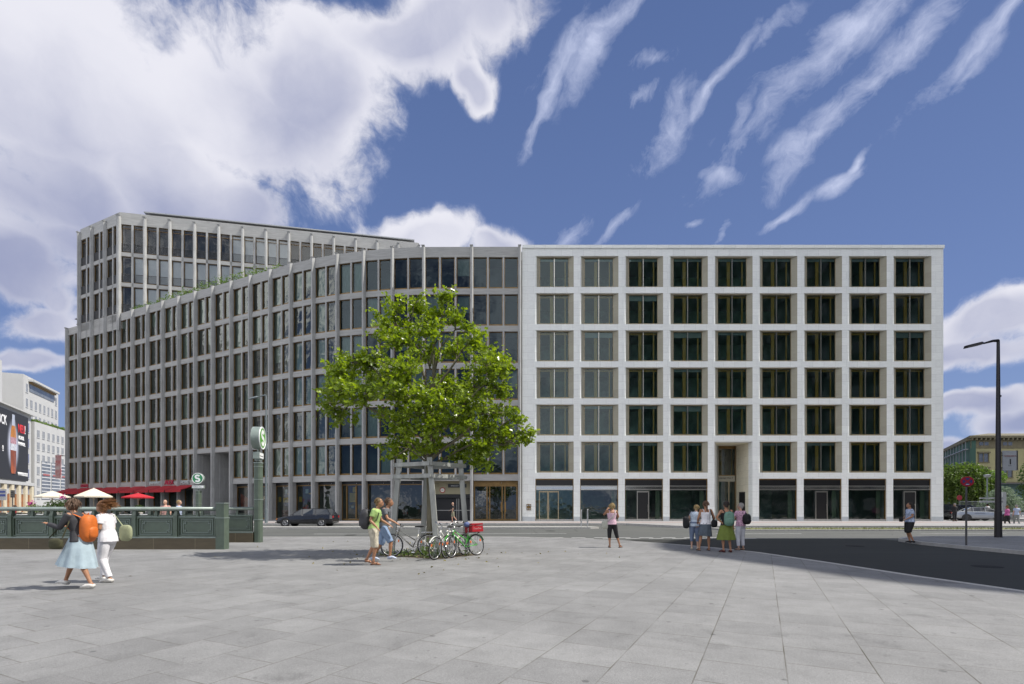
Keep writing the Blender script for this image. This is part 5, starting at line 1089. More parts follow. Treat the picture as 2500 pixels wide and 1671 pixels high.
# ---------------------------------------------------------------- people
def V(*a): return Vector(a)
_mc = {}
def cmat(key, col, rough=.8, var=.06, vs=8, **k):
    if key not in _mc: k.setdefault('bump', .9); k.setdefault('bs', 9); _mc[key] = mat(key, col, rough, 0, max(var, .12), vs, **k)
    return _mc[key]
skin_t = mat('tanned_skin', (.36, .18, .10), .55, 0, .08, 6); skin_l = mat('light_skin', (.50, .30, .21), .55, 0, .08, 6)
def person(label, x, y, rotz, H=1.68, z=0.0, skin=None, J=None, top=None, bottom=None, hair=None, shoe=None, group=None, bags=(), build=1.0, vox=.016, face=False):
    """one figure: J overrides joints (metres for a 1.70 m body, facing +y, x to its right)"""
    s = H / 1.70; skin = skin or skin_t
    t = thing('person', label, 'person', (x, y, z), rotz, group); t.scale = (s, s, s)
    j = dict(pelvis=V(0, 0, .93), waist=V(0, .0, 1.08), chest=V(0, 0, 1.27), neck=V(0, .0, 1.43), head=V(0, .02, 1.585),
             shL=V(-.175, 0, 1.385), shR=V(.175, 0, 1.385), elL=V(-.225, -.02, 1.11), elR=V(.225, -.02, 1.11), wrL=V(-.235, .05, .87), wrR=V(.235, .05, .87),
             hipL=V(-.09, 0, .90), hipR=V(.09, 0, .90), knL=V(-.10, .02, .49), knR=V(.10, .02, .49), anL=V(-.105, -.02, .085), anR=V(.105, -.02, .085))
    for k, v in (J or {}).items():
        if k in j: j[k] = V(*v)
    def toe(S): return (V(*J['toe' + S]) if J and 'toe' + S in J else j['an' + S] + V(.02 if S == 'R' else -.02, .15, -.055))
    b = build
    def torso(mb, g=0., z0=None, z1=None, hem=None):
        ch, pe, wa, nk = j['chest'], j['pelvis'], j['waist'], j['neck']; up = (nk - ch).normalized()
        P = [pe - V(0, 0, .10), pe, pe.lerp(wa, .55), wa, wa.lerp(ch, .55), ch, ch.lerp(nk, .55), ch.lerp(nk, .85), nk]
        Rr = [(.12 * b, .095 * b), (.172 * b, .118 * b), (.155 * b, .108 * b), (.132 * b, .095 * b), (.150 * b, .105 * b), (.168 * b, .115 * b), (.175, .10), (.12, .075), (.06, .058)]
        idx = range(len(P))
        if z0 is not None: idx = [i for i in idx if P[i].z >= z0]
        if z1 is not None: idx = [i for i in idx if P[i].z <= z1]
        P = [P[i] for i in idx]; Rr = [(Rr[i][0] + g, Rr[i][1] + g) for i in idx]
        if hem: P = [P[0] - V(0, 0, hem)] + P; Rr = [(Rr[0][0] + .012, Rr[0][1] + .012)] + Rr
        mb.loft(P, Rr, 16, ref=(1, 0, 0))
    bd = MB(); torso(bd)
    nk, hd = j['neck'], j['head']
    bd.loft([nk - V(0, 0, .05), nk.lerp(hd, .3), hd - V(0, .01, .06)], [.062, .052, .052], 10)
    up = (hd - nk).normalized(); fw = V(0, 1, 0)
    if J and 'look' in J: fw = V(*J['look']).normalized()
    sd = fw.cross(V(0, 0, 1)).normalized(); Mh = Matrix(((sd.x, fw.x, 0, hd.x), (sd.y, fw.y, 0, hd.y), (sd.z, fw.z, 1, hd.z), (0, 0, 0, 1)))
    bd.ball((0, .0, .01), (.074, .092, .108), M=Mh, nu=14, nv=10); bd.ball((0, .045, -.055), (.045, .045, .05), M=Mh)
    bd.ball((0, .095, -.01), (.014, .02, .026), M=Mh); bd.ball((0, .09, -.05), (.024, .014, .014), M=Mh)
    for q in (-1, 1): bd.ball((q * .076, -.005, -.005), (.012, .022, .032), M=Mh)
    for S, sg in (('L', -1), ('R', 1)):
        sh, el, wr = j['sh' + S], j['el' + S], j['wr' + S]
        bd.ball(sh + V(-sg * .012, 0, -.005), (.058, .055, .055)); bd.loft([sh, sh.lerp(el, .4), el, el.lerp(wr, .3), wr], [.048 * b, .044 * b, .036, .039, .025], 10)
        d = (wr - el).normalized(); nrm = d.cross(V(1, 0, 0)); nrm = nrm.normalized() if nrm.length > .1 else V(0, 1, 0); sde = d.cross(nrm).normalized()
        pc = wr + d * .05; bd.loft([wr, wr + d * .03, wr + d * .085], [(.024, .018), (.036, .018), (.036, .014)], 8, ref=tuple(sde))
        for f, (o, ln) in enumerate(((-.028, .060), (-.010, .072), (.009, .068), (.027, .052))):
            a = wr + d * .08 + sde * o; c = a + d * ln * .55 + nrm * .008; e = c + (d * .7 + nrm * .6).normalized() * ln * .5; bd.loft([a, c, e], [.0085, .008, .006], 5)
        a = wr + d * .025 - sde * .03; bd.loft([a, a + (d * .6 - sde * .7).normalized() * .035, a + (d * .9 - sde * .3).normalized() * .06], [.011, .0095, .007], 5)
        hp, kn, an = j['hip' + S], j['kn' + S], j['an' + S]
        bd.loft([hp + V(0, 0, .03), hp.lerp(kn, .25), hp.lerp(kn, .7), kn, kn.lerp(an, .28), kn.lerp(an, .7), an, an - V(0, 0, .02)], [.088 * b, .085 * b, .060 * b, .050, .053, .036, .031, .036], 12)
        te = toe(S); bd.loft([an + (an - te) * .35 - V(0, 0, .035), an - V(0, 0, .045), an.lerp(te, .6) - V(0, 0, .01), te], [(.028, .024), (.036, .036), (.040, .026), (.030, .014)], 10)
    me = remesh(bd, vox, 2); me.name = 'body'; me.materials.append(skin); link('body', me, t)
    if face:
        fe = MB()
        for q in (-1, 1): fe.ball((q * .03, .086, .015), (.011, .008, .007), M=Mh, nu=8, nv=6)
        fe.build('eyes', cmat('dark_eye', (.03, .02, .02), .3), t); MB().ball((0, .101, -.052), (.022, .006, .005), M=Mh).build('mouth', cmat('lips', (.35, .10, .09), .5), t)
    # hair
    if hair:
        hm, style = hair; hb = MB(); rr = random.Random(sum(map(ord, label)))
        hb.ball((0, -.020, .030), (.083, .092, .094), M=Mh, nu=16, nv=10)
        if style == 'short': hb.ball((0, -.05, -.02), (.072, .062, .07), M=Mh)
        if style == 'bob': hb.ball((0, -.045, -.02), (.080, .068, .088), M=Mh); [hb.ball((q * .055, -.015, -.03), (.028, .042, .07), M=Mh) for q in (-1, 1)]
        if style == 'tail': hb.loft([(0, -.09, .02), (0, -.13, -.04), (.01, -.12, -.18), (.02, -.10, -.34)], [.035, .03, .028, .01], 8, M=Mh); hb.ball((0, -.04, 0), (.078, .07, .07), M=Mh)
        if style == 'long': hb.ball((0, -.05, -.06), (.095, .08, .13), M=Mh); [hb.ball((q * .07, -.01, -.06), (.028, .05, .11), M=Mh) for q in (-1, 1)]
        if style == 'blow': hb.loft([(0, -.05, .02), (0, -.12, .0), (0, -.20, -.03)], [.08, .055, .02], 10, M=Mh); hb.ball((0, -.04, -.03), (.085, .07, .09), M=Mh)
        mh = remesh(hb, vox * .8, 3); mh.materials.append(hm); mh.name = 'hair'; ho_ = link('hair', mh, t)
        st_ = MB(); LL = {'short': .04, 'bob': .10, 'tail': .07, 'long': .22, 'blow': .12}[style]
        for _ in range(230):
            th = rr.uniform(R(150), R(390)) if rr.random() < .8 else rr.uniform(0, 6.28); ph = rr.uniform(.1, 1.75)
            d = V(math.sin(ph) * math.cos(th), math.sin(ph) * math.sin(th), math.cos(ph)); p0 = V(d.x * .088, -.024 + d.y * .098, .035 + d.z * .098)
            if p0.y > .045 and p0.z < .06: continue
            dn = V(d.x * .25, d.y * .25, -1) if style != 'blow' else V(d.x * .3, -1.2, -.15 + d.z * .4)
            dn = (dn + V(rr.gauss(0, .28), rr.gauss(0, .28), rr.gauss(0, .15))).normalized(); l_ = LL * rr.uniform(.4, 1.2) * (1.6 if style == 'blow' else 1)
            a_ = p0 + d * .004; b_ = p0 + d * .008 + dn * l_ * .5; c_ = p0 + d * (.0 if style != 'blow' else .012) + dn * l_
            st_.loft([a_, b_, c_], [.007, .006, .002], 4, M=Mh, cap=False)
        st_.build('strands', hm, ho_)
    # clothing
    if top:
        tm, kind, hem = top; mb = MB(); zc = j['pelvis'].z - .02
        torso(mb, .014, z0=zc, hem=hem)
        if kind in ('tee', 'long', 'cap'):
            for S in 'LR':
                sh, el, wr = j['sh' + S], j['el' + S], j['wr' + S]; e = el if kind == 'long' else sh.lerp(el, .62 if kind == 'tee' else .35)
                pts = [sh + V(0, 0, .01) + (V(.04, 0, 0) if S == 'L' else V(-.04, 0, 0)), sh, sh.lerp(e, .5), e]; rd_ = [.06, .066, .062, .064]
                if kind == 'long': pts += [el.lerp(wr, .5), wr]; rd_ = [.06, .066, .058, .05, .046, .04]
                mb.loft(pts, rd_, 10)
        mt = remesh(mb, vox, 2)
        if kind == 'tank':   # low cut: shoulders stay bare, two straps
            import bmesh as bm_
            B_ = bm_.new(); B_.from_mesh(mt); cut = j['chest'].z + .055
            bm_.ops.delete(B_, geom=[v for v in B_.verts if v.co.z > cut], context='VERTS'); B_.to_mesh(mt); B_.free()
        mt.name = 'top'; mt.materials.append(tm); to_ = link('top', mt, t)
        if kind == 'tank':
            sb = MB(); ch = j['chest']
            for q in (-1, 1): sb.loft([ch + V(q * .095, -.118, .05), ch + V(q * .10, -.085, .12), ch + V(q * .105, -.0, .165), ch + V(q * .10, .09, .11), ch + V(q * .09, .125, .04)], [(.012, .006)] * 5, 6)
            sb.build('strap', tm, to_)
    if bottom:
        bm, kind, ln = bottom; mb = MB(); pe = j['pelvis']
        if kind in ('trousers', 'shorts'):
            mb.loft([pe - V(0, 0, .11), pe - V(0, 0, .02), pe + V(0, 0, .10)], [(.13 * b, .11 * b), (.185 * b, .132 * b), (.158 * b, .115 * b)], 16, ref=(1, 0, 0))
            for S in 'LR':
                hp, kn, an = j['hip' + S], j['kn' + S], j['an' + S]; full = (kn - hp).length + (an - kn).length; want = full * ln
                pts = [hp + V(0, 0, .02)]; w = .02 if kind == 'shorts' else .008; rd_ = [.098 * b]
                def at(d): return hp.lerp(kn, d / (kn - hp).length) if d <= (kn - hp).length else kn.lerp(an, (d - (kn - hp).length) / (an - kn).length)
                for q in range(1, 7): dd = want * q / 6; u = dd / full; pts.append(at(dd)); rd_.append((.096 - .05 * min(1, u * 1.25)) * b + w + .004)
                mb.loft(pts, rd_, 12)
            me = remesh(mb, vox, 2)
        else:   # skirt: pleated cone following both knees
            z1 = pe.z + .10; z0 = pe.z - ln; n = 7; c1 = V((j['knL'].x + j['knR'].x) / 2, (j['knL'].y + j['knR'].y) / 2, z0)
            sx_, sy_ = kind[1], kind[2]; pts = []; rd_ = []
            for q in range(n + 1): u = q / n; c = V(pe.x, pe.y, 0).lerp(V(c1.x, c1.y, 0), u ** 1.3); pts.append(V(c.x, c.y, z1 + (z0 - z1) * u)); e = u ** .8; rd_.append((.15 * b + (sx_ - .15) * e if u > .25 else (.15 + .035 * min(1, u * 4)) * b, .112 * b + (sy_ - .112) * e))
            mb.loft(pts, rd_, 48, ref=(1, 0, 0), fn=lambda i, th: 1 + .07 * (i / n) * math.sin(th * 9 + .6 * math.sin(th * 2)), cap=False)
            mb.f = mb.f; me = mb.mesh('skirt', [], True)
            o_ = bpy.data.objects.new('tmp', me)
        me.name = 'trousers' if kind in ('trousers', 'shorts') else 'skirt'; me.materials.append(bm)
        link(('shorts' if kind == 'shorts' else 'trousers') if kind in ('trousers', 'shorts') else 'skirt', me, t)
    if shoe:
        sm, kind = shoe
        for S in 'LR':
            an, te = j['an' + S], toe(S); d = (te - an); mb = MB(); hl = an - V(0, 0, .05) - V(d.x, d.y, 0) * .38
            if kind == 'shoe': mb.loft([hl, an + V(0, 0, -.035), an.lerp(te, .55) - V(0, 0, .004), te + d * .08], [(.038, .036), (.046, .05), (.048, .032), (.034, .018)], 10)
            else:
                mb.loft([hl - V(0, 0, .022), an.lerp(te, .2) - V(0, 0, .0) - V(0, 0, .05), te - V(0, 0, .012) + d * .1], [(.040, .012), (.044, .012), (.044, .010)], 8)
                mb.loft([an.lerp(te, .55) + V(-.045, 0, -.02), an.lerp(te, .6) + V(0, 0, .028), an.lerp(te, .55) + V(.045, 0, -.02)], .012, 6); mb.torus(an, .042, .008, 'z', 14, 5)
            mb.build('shoe', sm, t, smooth=True)
    for bg in bags:
        kind, bmt, c, sz = bg[:4]; c = V(*c); mb = MB(); sx_, sy_, sz_ = sz
        def sup(d):
            return 1 / (abs(d.x) ** 3.2 + abs(d.y) ** 3.2 + abs(d.z) ** 3.2) ** (1 / 3.2)
        mb.ball(c, (sx_, sy_, sz_), 0, 20, 14, fn=sup)
        if kind == 'pack': mb.ball(c + V(0, -sy_ * .75, -sz_ * .3), (sx_ * .72, sy_ * .5, sz_ * .45), 0, 14, 10, fn=sup); mb.loft([c + V(-.03, .02, sz_ * .95), c + V(0, 0, sz_ * 1.12), c + V(.03, .02, sz_ * .95)], .01, 6)
        me = mb.mesh('bag', [bmt], True); o = link({'pack': 'backpack', 'bag': 'shoulder_bag', 'camera': 'camera'}[kind], me, t)
        if kind == 'pack':
            st = MB()
            for q in (-1, 1): st.loft([c + V(q * sx_ * .55, sy_ * .6, sz_ * .8), V(q * .11, j['chest'].y - .02, j['neck'].z - .015), V(q * .12, j['chest'].y + .11, j['chest'].z + .04), V(q * .13, j['waist'].y + .09, j['waist'].z + .06), c + V(q * sx_ * .8, sy_ * .5, -sz_ * .6)], [(.02, .007)] * 5, 6)
            st.build('strap', bmt if len(bg) < 5 else bg[4], o)
        if kind == 'bag' and len(bg) > 4:
            st = MB(); st.loft([V(*p) for p in bg[4]], [(.016, .006)] * len(bg[4]), 6); st.build('strap', bmt if len(bg) < 6 else bg[5], o)
    return t
def gx(px, py, H=EYE):
    D = H * F / (py - 1237); return (px - 1250) / F * D, D
h_blond = mat('blond_hair', (.36, .26, .12), .6, 0, .3, 40); h_brown = mat('brown_hair', (.10, .055, .03), .6, 0, .3, 40); h_dark = mat('dark_hair', (.03, .02, .015), .5, 0, .3, 40)
h_red = mat('auburn_hair', (.20, .09, .03), .6, 0, .3, 40); h_grey = mat('grey_hair', (.36, .34, .32), .6, 0, .3, 40); h_ginger = mat('tied_dark_blond_hair', (.17, .11, .045), .6, 0, .3, 40)
black_c = cmat('black_cloth', (.010, .010, .012)); white_c = cmat('white_cloth', (.74, .73, .76)); shoe_w = cmat('white_shoe', (.68, .66, .62), .6); shoe_b = cmat('brown_sandal', (.06, .035, .03), .6); strap_b = black_c
# 1 woman with orange backpack and pale blue skirt, striding left
G1 = 'pair of women striding left in front of the railing'
x, y = gx(196, 1436)
person('woman striding left in a pale blue skirt with a bright orange backpack and grey jacket', x, y, R(90), 1.70, J=dict(pelvis=(0, 0, .91), waist=(0, .03, 1.06), chest=(0, .07, 1.25), neck=(0, .11, 1.40), head=(0, .16, 1.545), shL=(-.17, .08, 1.36), shR=(.17, .07, 1.36), elL=(-.21, .20, 1.13), wrL=(-.19, .42, 1.20), elR=(.24, .18, 1.13), wrR=(.2, .40, 1.14),
       knL=(-.10, -.10, .49), anL=(-.10, -.28, .10), toeL=(-.11, -.12, .035), knR=(.10, .22, .50), anR=(.10, .36, .13), toeR=(.11, .52, .09)),
       skin=skin_t, top=(cmat('dark_jacket', (.035, .035, .04)), 'long', .05), bottom=(cmat('pale_blue_skirt', (.36, .45, .50), .8, .08, 4), ('skirt', .25, .33), .50), hair=(h_brown, 'bob'), shoe=(shoe_w, 'shoe'), group=G1,
       bags=[('pack', cmat('orange_pack', (.55, .13, .015), .6), (0, -.155, 1.11), (.14, .105, .255)), ('bag', cmat('olive_bag', (.05, .048, .02)), (-.24, .24, .84), (.05, .12, .10), [(-.24, .12, .95), (-.2, .05, 1.2), (-.1, .06, 1.4), (-.19, .2, 1.15), (-.24, .36, .95)])], face=True, vox=.013)
# 2 woman in white
x, y = gx(262, 1421)
person('woman all in white with wind blown fair hair walking left behind the orange backpack', x, y, R(90), 1.66, J=dict(pelvis=(0, -.02, .91), waist=(0, .0, 1.06), chest=(0, .03, 1.25), neck=(0, .07, 1.40), head=(0, .12, 1.54), shL=(-.16, .03, 1.36), shR=(.16, .03, 1.36), elL=(-.20, .0, 1.10), wrL=(-.17, .26, 1.05), elR=(.20, .02, 1.10), wrR=(.16, .26, 1.08),
       hipL=(-.09, -.02, .88), hipR=(.09, -.02, .88), knL=(-.09, .04, .49), anL=(-.09, -.12, .085), toeL=(-.10, .05, .03), knR=(.09, .14, .50), anR=(.09, .14, .10), toeR=(.10, .30, .06)),
       skin=skin_t, top=(white_c, 'tee', .08), bottom=(white_c, 'trousers', .97), hair=(h_red, 'blow'), shoe=(shoe_w, 'shoe'), group=G1, bags=[('bag', cmat('sage_bag', (.28, .30, .18)), (.16, -.26, 1.0), (.05, .13, .17), [(.16, -.2, 1.15), (.12, -.06, 1.38), (.0, .08, 1.3), (.1, -.1, 1.1)])], face=True, build=1.08, vox=.013)
# 3 man with green shirt and flip flops
G2 = 'pair of young men walking right past the tree'
x, y = gx(912, 1379)
person('man in a lime green shirt and cream shorts with a black backpack, wearing flip flops', x, y, R(-90), 1.76, J=dict(pelvis=(0, 0, .92), waist=(0, .03, 1.07), chest=(0, .06, 1.26), neck=(0, .10, 1.41), head=(0, .15, 1.555), shL=(-.18, .06, 1.37), shR=(.18, .06, 1.37), elR=(.22, -.02, 1.12), wrR=(.21, .14, .95), elL=(-.22, .14, 1.12), wrL=(-.2, .34, 1.0),
       knR=(.10, .07, .49), anR=(.10, .02, .085), toeR=(.12, .19, .03), knL=(-.10, -.02, .49), anL=(-.10, -.20, .13), toeL=(-.10, -.06, .04)),
       top=(cmat('lime_shirt', (.33, .48, .16)), 'tee', .02), bottom=(cmat('cream_shorts', (.44, .40, .31), .8, .25, 12), 'shorts', .57), hair=(h_ginger, 'short'), shoe=(cmat('brown_flipflop', (.16, .07, .04)), 'sandal'), group=G2,
       bags=[('pack', cmat('black_pack', (.03, .03, .034), .6, .5, 5), (0, -.20, 1.15), (.16, .125, .26))], face=True, vox=.014)
x, y = gx(936, 1370)
person('man in a dark grey shirt and blue shorts just beyond the man in lime green', x, y, R(-90), 1.78, J=dict(pelvis=(0, 0, .92), waist=(0, .03, 1.07), chest=(0, .07, 1.26), neck=(0, .11, 1.41), head=(0, .16, 1.555), shL=(-.18, .06, 1.37), shR=(.18, .06, 1.37), elR=(.22, .16, 1.14), wrR=(.2, .38, 1.02), elL=(-.22, -.06, 1.12), wrL=(-.2, .06, .92),
       knR=(.10, .22, .51), anR=(.10, .20, .14), toeR=(.12, .36, .09), knL=(-.10, -.06, .50), anL=(-.10, -.30, .10), toeL=(-.10, -.14, .035)),
       top=(cmat('slate_shirt', (.10, .105, .115)), 'tee', .05), bottom=(cmat('blue_shorts', (.20, .28, .42)), 'shorts', .55), hair=(h_brown, 'short'), shoe=(cmat('blue_white_trainer', (.45, .50, .62), .6, .4, 30), 'shoe'), group=G2, bags=[('pack', cmat('dark_green_pack', (.04, .05, .035)), (0, -.2, 1.16), (.16, .12, .25))], face=True, vox=.015)
# 5 man strolling past the garage entrance
person('bald man in black t-shirt and khaki shorts walking left past the garage entrance', (1106 - 1250) / F * 46.4, 46.4, R(90), 1.80, z=.096, J=dict(knL=(-.1, -.06, .5), anL=(-.1, -.30, .2), toeL=(-.1, -.2, .07), knR=(.1, .1, .5), anR=(.1, .06, .085), elR=(.22, .1, 1.12), wrR=(.2, .28, 1.0)), skin=skin_l,
       top=(black_c, 'tee', .03), bottom=(cmat('khaki', (.22, .22, .15)), 'shorts', .55), shoe=(shoe_b, 'shoe'), vox=.02)
# 6 photographer
x, y = gx(1495, 1337.5)
person('woman in a pink top and black cropped trousers holding a camera to her eye', x, y, 0, 1.66, J=dict(pelvis=(-.02, 0, .92), waist=(-.02, 0, 1.07), chest=(-.02, 0, 1.26), neck=(-.01, 0, 1.41), head=(-.01, .02, 1.56), shL=(-.17, 0, 1.37), shR=(.15, 0, 1.37), elL=(-.30, .14, 1.24), wrL=(-.13, .25, 1.46), elR=(.26, .12, 1.15), wrR=(.10, .28, 1.42),
       knL=(-.11, .01, .49), anL=(-.10, -.02, .085), hipR=(.07, 0, .9), knR=(.16, .02, .49), anR=(.28, -.01, .085), toeR=(.38, .11, .03), toeL=(-.10, .13, .03)),
       top=(cmat('pink_top', (.62, .42, .50), .8, .2, 30), 'tank', .05), bottom=(black_c, 'trousers', .66), hair=(h_blond, 'bob'), shoe=(shoe_b, 'sandal'), vox=.014,
       bags=[('bag', cmat('canvas_bag', (.42, .42, .36)), (-.27, .02, .86), (.13, .09, .16), [(-.22, -.08, .98), (-.02, -.13, 1.15), (.10, -.10, 1.33), (.13, 0, 1.43)]), ('camera', black_c, (-.06, .16, 1.55), (.065, .04, .04))])
# 7-10 group of women looking at the entrance
G3 = 'four women standing with their backs to the viewer'
x, y = gx(1696, 1342); sc = 1.70
person('blonde woman leaning forward in pale blue top and cropped jeans with a black shoulder bag', x, y, R(-18), 1.62, J=dict(waist=(.01, .03, 1.06), chest=(.03, .07, 1.24), neck=(.05, .12, 1.39), head=(.07, .17, 1.53), shL=(-.13, .06, 1.35), shR=(.2, .08, 1.34), elR=(.28, -.04, 1.12), wrR=(.13, -.08, .93), elL=(-.2, .1, 1.1), wrL=(-.12, .26, 1.05)), skin=skin_l,
       top=(cmat('pale_blue_top', (.45, .52, .60), .8, .25, 18), 'cap', .07), bottom=(cmat('jeans', (.14, .18, .27), .8, .12), 'trousers', .74), hair=(h_blond, 'short'), shoe=(cmat('cream_shoe', (.45, .42, .33)), 'shoe'), group=G3, build=1.05, vox=.014,
       bags=[('bag', black_c, (-.30, -.10, 1.0), (.12, .10, .22), [(-.26, -.05, 1.2), (-.14, -.02, 1.42), (-.14, .1, 1.3)])])
x, y = gx(1723, 1345)
person('woman with a long dark plait, white camisole and short denim skirt', x, y, 0, 1.70, J=dict(knL=(-.17, 0, .49), anL=(-.23, -.02, .085), knR=(.1, .0, .49), anR=(.11, 0, .085), elR=(.29, -.02, 1.12), wrR=(.26, .12, .97), elL=(-.24, .04, 1.12), wrL=(-.2, .2, 1.0)),
       top=(white_c, 'tank', .02), bottom=(cmat('denim_skirt', (.075, .095, .12), .8, .2), ('skirt', .235, .18), .42), hair=(h_brown, 'tail'), shoe=(shoe_b, 'sandal'), group=G3, vox=.014,
       bags=[('bag', black_c, (.27, -.06, .93), (.10, .08, .13), [(.24, -.08, 1.03), (.15, -.12, 1.25), (.13, -.04, 1.43), (.15, .1, 1.3)])])
x, y = gx(1773, 1349)
person('woman with a sage green backpack and olive pleated skirt, hand on hip', x, y, 0, 1.68, J=dict(elL=(-.34, -.04, 1.16), wrL=(-.16, -.06, .99), elR=(.24, 0, 1.10), wrR=(.26, .06, .84), anL=(-.10, -.02, .085), toeL=(-.2, .08, .03), knR=(.11, .02, .49), anR=(.13, -.04, .085)),
       top=(black_c, 'tank', .02), bottom=(cmat('olive_skirt', (.14, .18, .03), .8, .1), ('skirt', .31, .22), .50), hair=(h_dark, 'short'), shoe=(cmat('dark_red_shoe', (.07, .015, .015)), 'shoe'), group=G3, vox=.014,
       bags=[('pack', cmat('sage_pack', (.13, .25, .19), .7), (0.02, -.19, 1.13), (.165, .10, .24), black_c)])
x, y = gx(1808, 1344)
person('woman in a pink patterned blouse and white trousers with a small black backpack', x, y, R(20), 1.63, J=dict(elL=(-.24, .06, 1.13), wrL=(-.2, .22, 1.0), look=(-.5, .85, 0)), skin=skin_l,
       top=(cmat('pink_print', (.50, .30, .40), .8, .6, 22), 'tee', .06), bottom=(cmat('white_linen', (.56, .56, .60)), 'trousers', .9), hair=(h_grey, 'short'), shoe=(cmat('dark_sandal', (.03, .025, .02)), 'sandal'), group=G3, build=1.05, vox=.014,
       bags=[('pack', black_c, (.10, -.19, 1.13), (.14, .11, .19))])
# 11 man in the shade at the corner
x, y = gx(2221, 1326)
person('stout man in blue checked shirt and dark shorts walking in the shade', x, y, R(80), 1.68, z=.0, J=dict(knL=(-.1, .10, .49), anL=(-.1, -.08, .1), knR=(.1, .04, .49), anR=(.1, -.06, .085), chest=(0, -.01, 1.27), elR=(.24, -.02, 1.12), wrR=(.2, .2, .98), elL=(-.24, .02, 1.12), wrL=(-.18, .24, 1.0)), skin=skin_t,
       top=(cmat('blue_check', (.36, .42, .55), .8, .4, 16), 'tee', .05), bottom=(black_c, 'shorts', .56), hair=(h_dark, 'short'), shoe=(black_c, 'shoe'), build=1.28, vox=.015, face=True, bags=[('bag', black_c, (.1, .27, .98), (.09, .06, .09), [(.08, .25, 1.05), (.05, .13, 1.3), (-.02, 0, 1.45), (-.1, -.12, 1.3)])])
# 12-14 far right
G4 = 'people on the far right pavement'
person('woman in a magenta blouse and black trousers walking away beside a man in blue', (2459 - 1250) / F * 42.5, 42.5, R(15), 1.66, z=-.08, top=(cmat('magenta', (.42, .09, .26), .8, .2), 'long', .06), bottom=(black_c, 'trousers', .92), hair=(h_red, 'short'), shoe=(shoe_b, 'shoe'), J=dict(knL=(-.1, .1, .5), anL=(-.1, .1, .1), knR=(.1, -.02, .49), anR=(.1, -.16, .12)), group=G4, vox=.022)
person('grey haired man in a pale blue shirt and grey trousers walking away', (2482 - 1250) / F * 42.5, 42.5, R(-10), 1.74, z=-.08, top=(cmat('pale_blue_shirt', (.36, .42, .56), .8, .1), 'tee', .06), bottom=(cmat('grey_trousers', (.22, .23, .22)), 'trousers', .95), hair=(h_grey, 'short'), shoe=(black_c, 'shoe'), J=dict(knL=(-.1, .1, .5), anL=(-.1, .12, .1), knR=(.1, -.02, .49), anR=(.1, -.16, .12)), skin=skin_l, group=G4, vox=.022)
person('person in a white shirt standing behind the silver saloon car', (2411 - 1250) / F * 56, 56, 0, 1.72, z=.09, top=(white_c, 'tee', .05), bottom=(black_c, 'trousers', .95), hair=(h_dark, 'short'), shoe=(black_c, 'shoe'), group=G4, vox=.025)
person('white haired person in dark clothes beside the black car at the white building corner', (2331 - 1250) / F * 49, 49, 0, 1.74, z=.09, top=(black_c, 'long', .05), bottom=(black_c, 'trousers', .95), hair=(h_grey, 'short'), shoe=(black_c, 'shoe'), group=G4, vox=.025)
# people beyond the railing
G5 = 'people beyond the station railing'
WK = dict(knL=(-.1, .14, .5), anL=(-.1, .2, .1), knR=(.1, -.04, .49), anR=(.1, -.24, .12))
person('bald man in a pink shirt over a white vest behind the railing', (404 - 1250) / F * 26, 26, R(180), 1.86, J=WK, skin=skin_l, top=(cmat('salmon_shirt', (.55, .30, .26)), 'tee', .05), bottom=(cmat('beige_trousers', (.36, .32, .24)), 'trousers', .95), shoe=(shoe_b, 'shoe'), group=G5, vox=.018, face=True)
person('fair haired man in a pale blue shirt behind the railing next to the station sign', (437 - 1250) / F * 26.5, 26.5, R(-80), 1.84, J=WK, skin=skin_l, top=(cmat('pale_blue_shirt', (.36, .42, .56)), 'tee', .05), bottom=(cmat('jeans', (.14, .18, .27)), 'trousers', .95), hair=(h_blond, 'short'), shoe=(shoe_b, 'shoe'), group=G5, vox=.018, face=True)
person('grey haired person behind the railing right of the cream parasol', (246 - 1250) / F * 27, 27, R(90), 1.80, J=WK, skin=skin_l, top=(white_c, 'tee', .05), bottom=(cmat('beige_trousers', (.36, .32, .24)), 'trousers', .95), hair=(h_grey, 'short'), shoe=(shoe_b, 'shoe'), group=G5, vox=.018)
person('person in a red jacket far left behind the railing', (36 - 1250) / F * 44, 44, R(120), 1.72, z=-.08, top=(cmat('red_jacket', (.40, .03, .04)), 'long', .05), bottom=(black_c, 'trousers', .95), hair=(h_brown, 'bob'), shoe=(black_c, 'shoe'), group=G5, vox=.025)

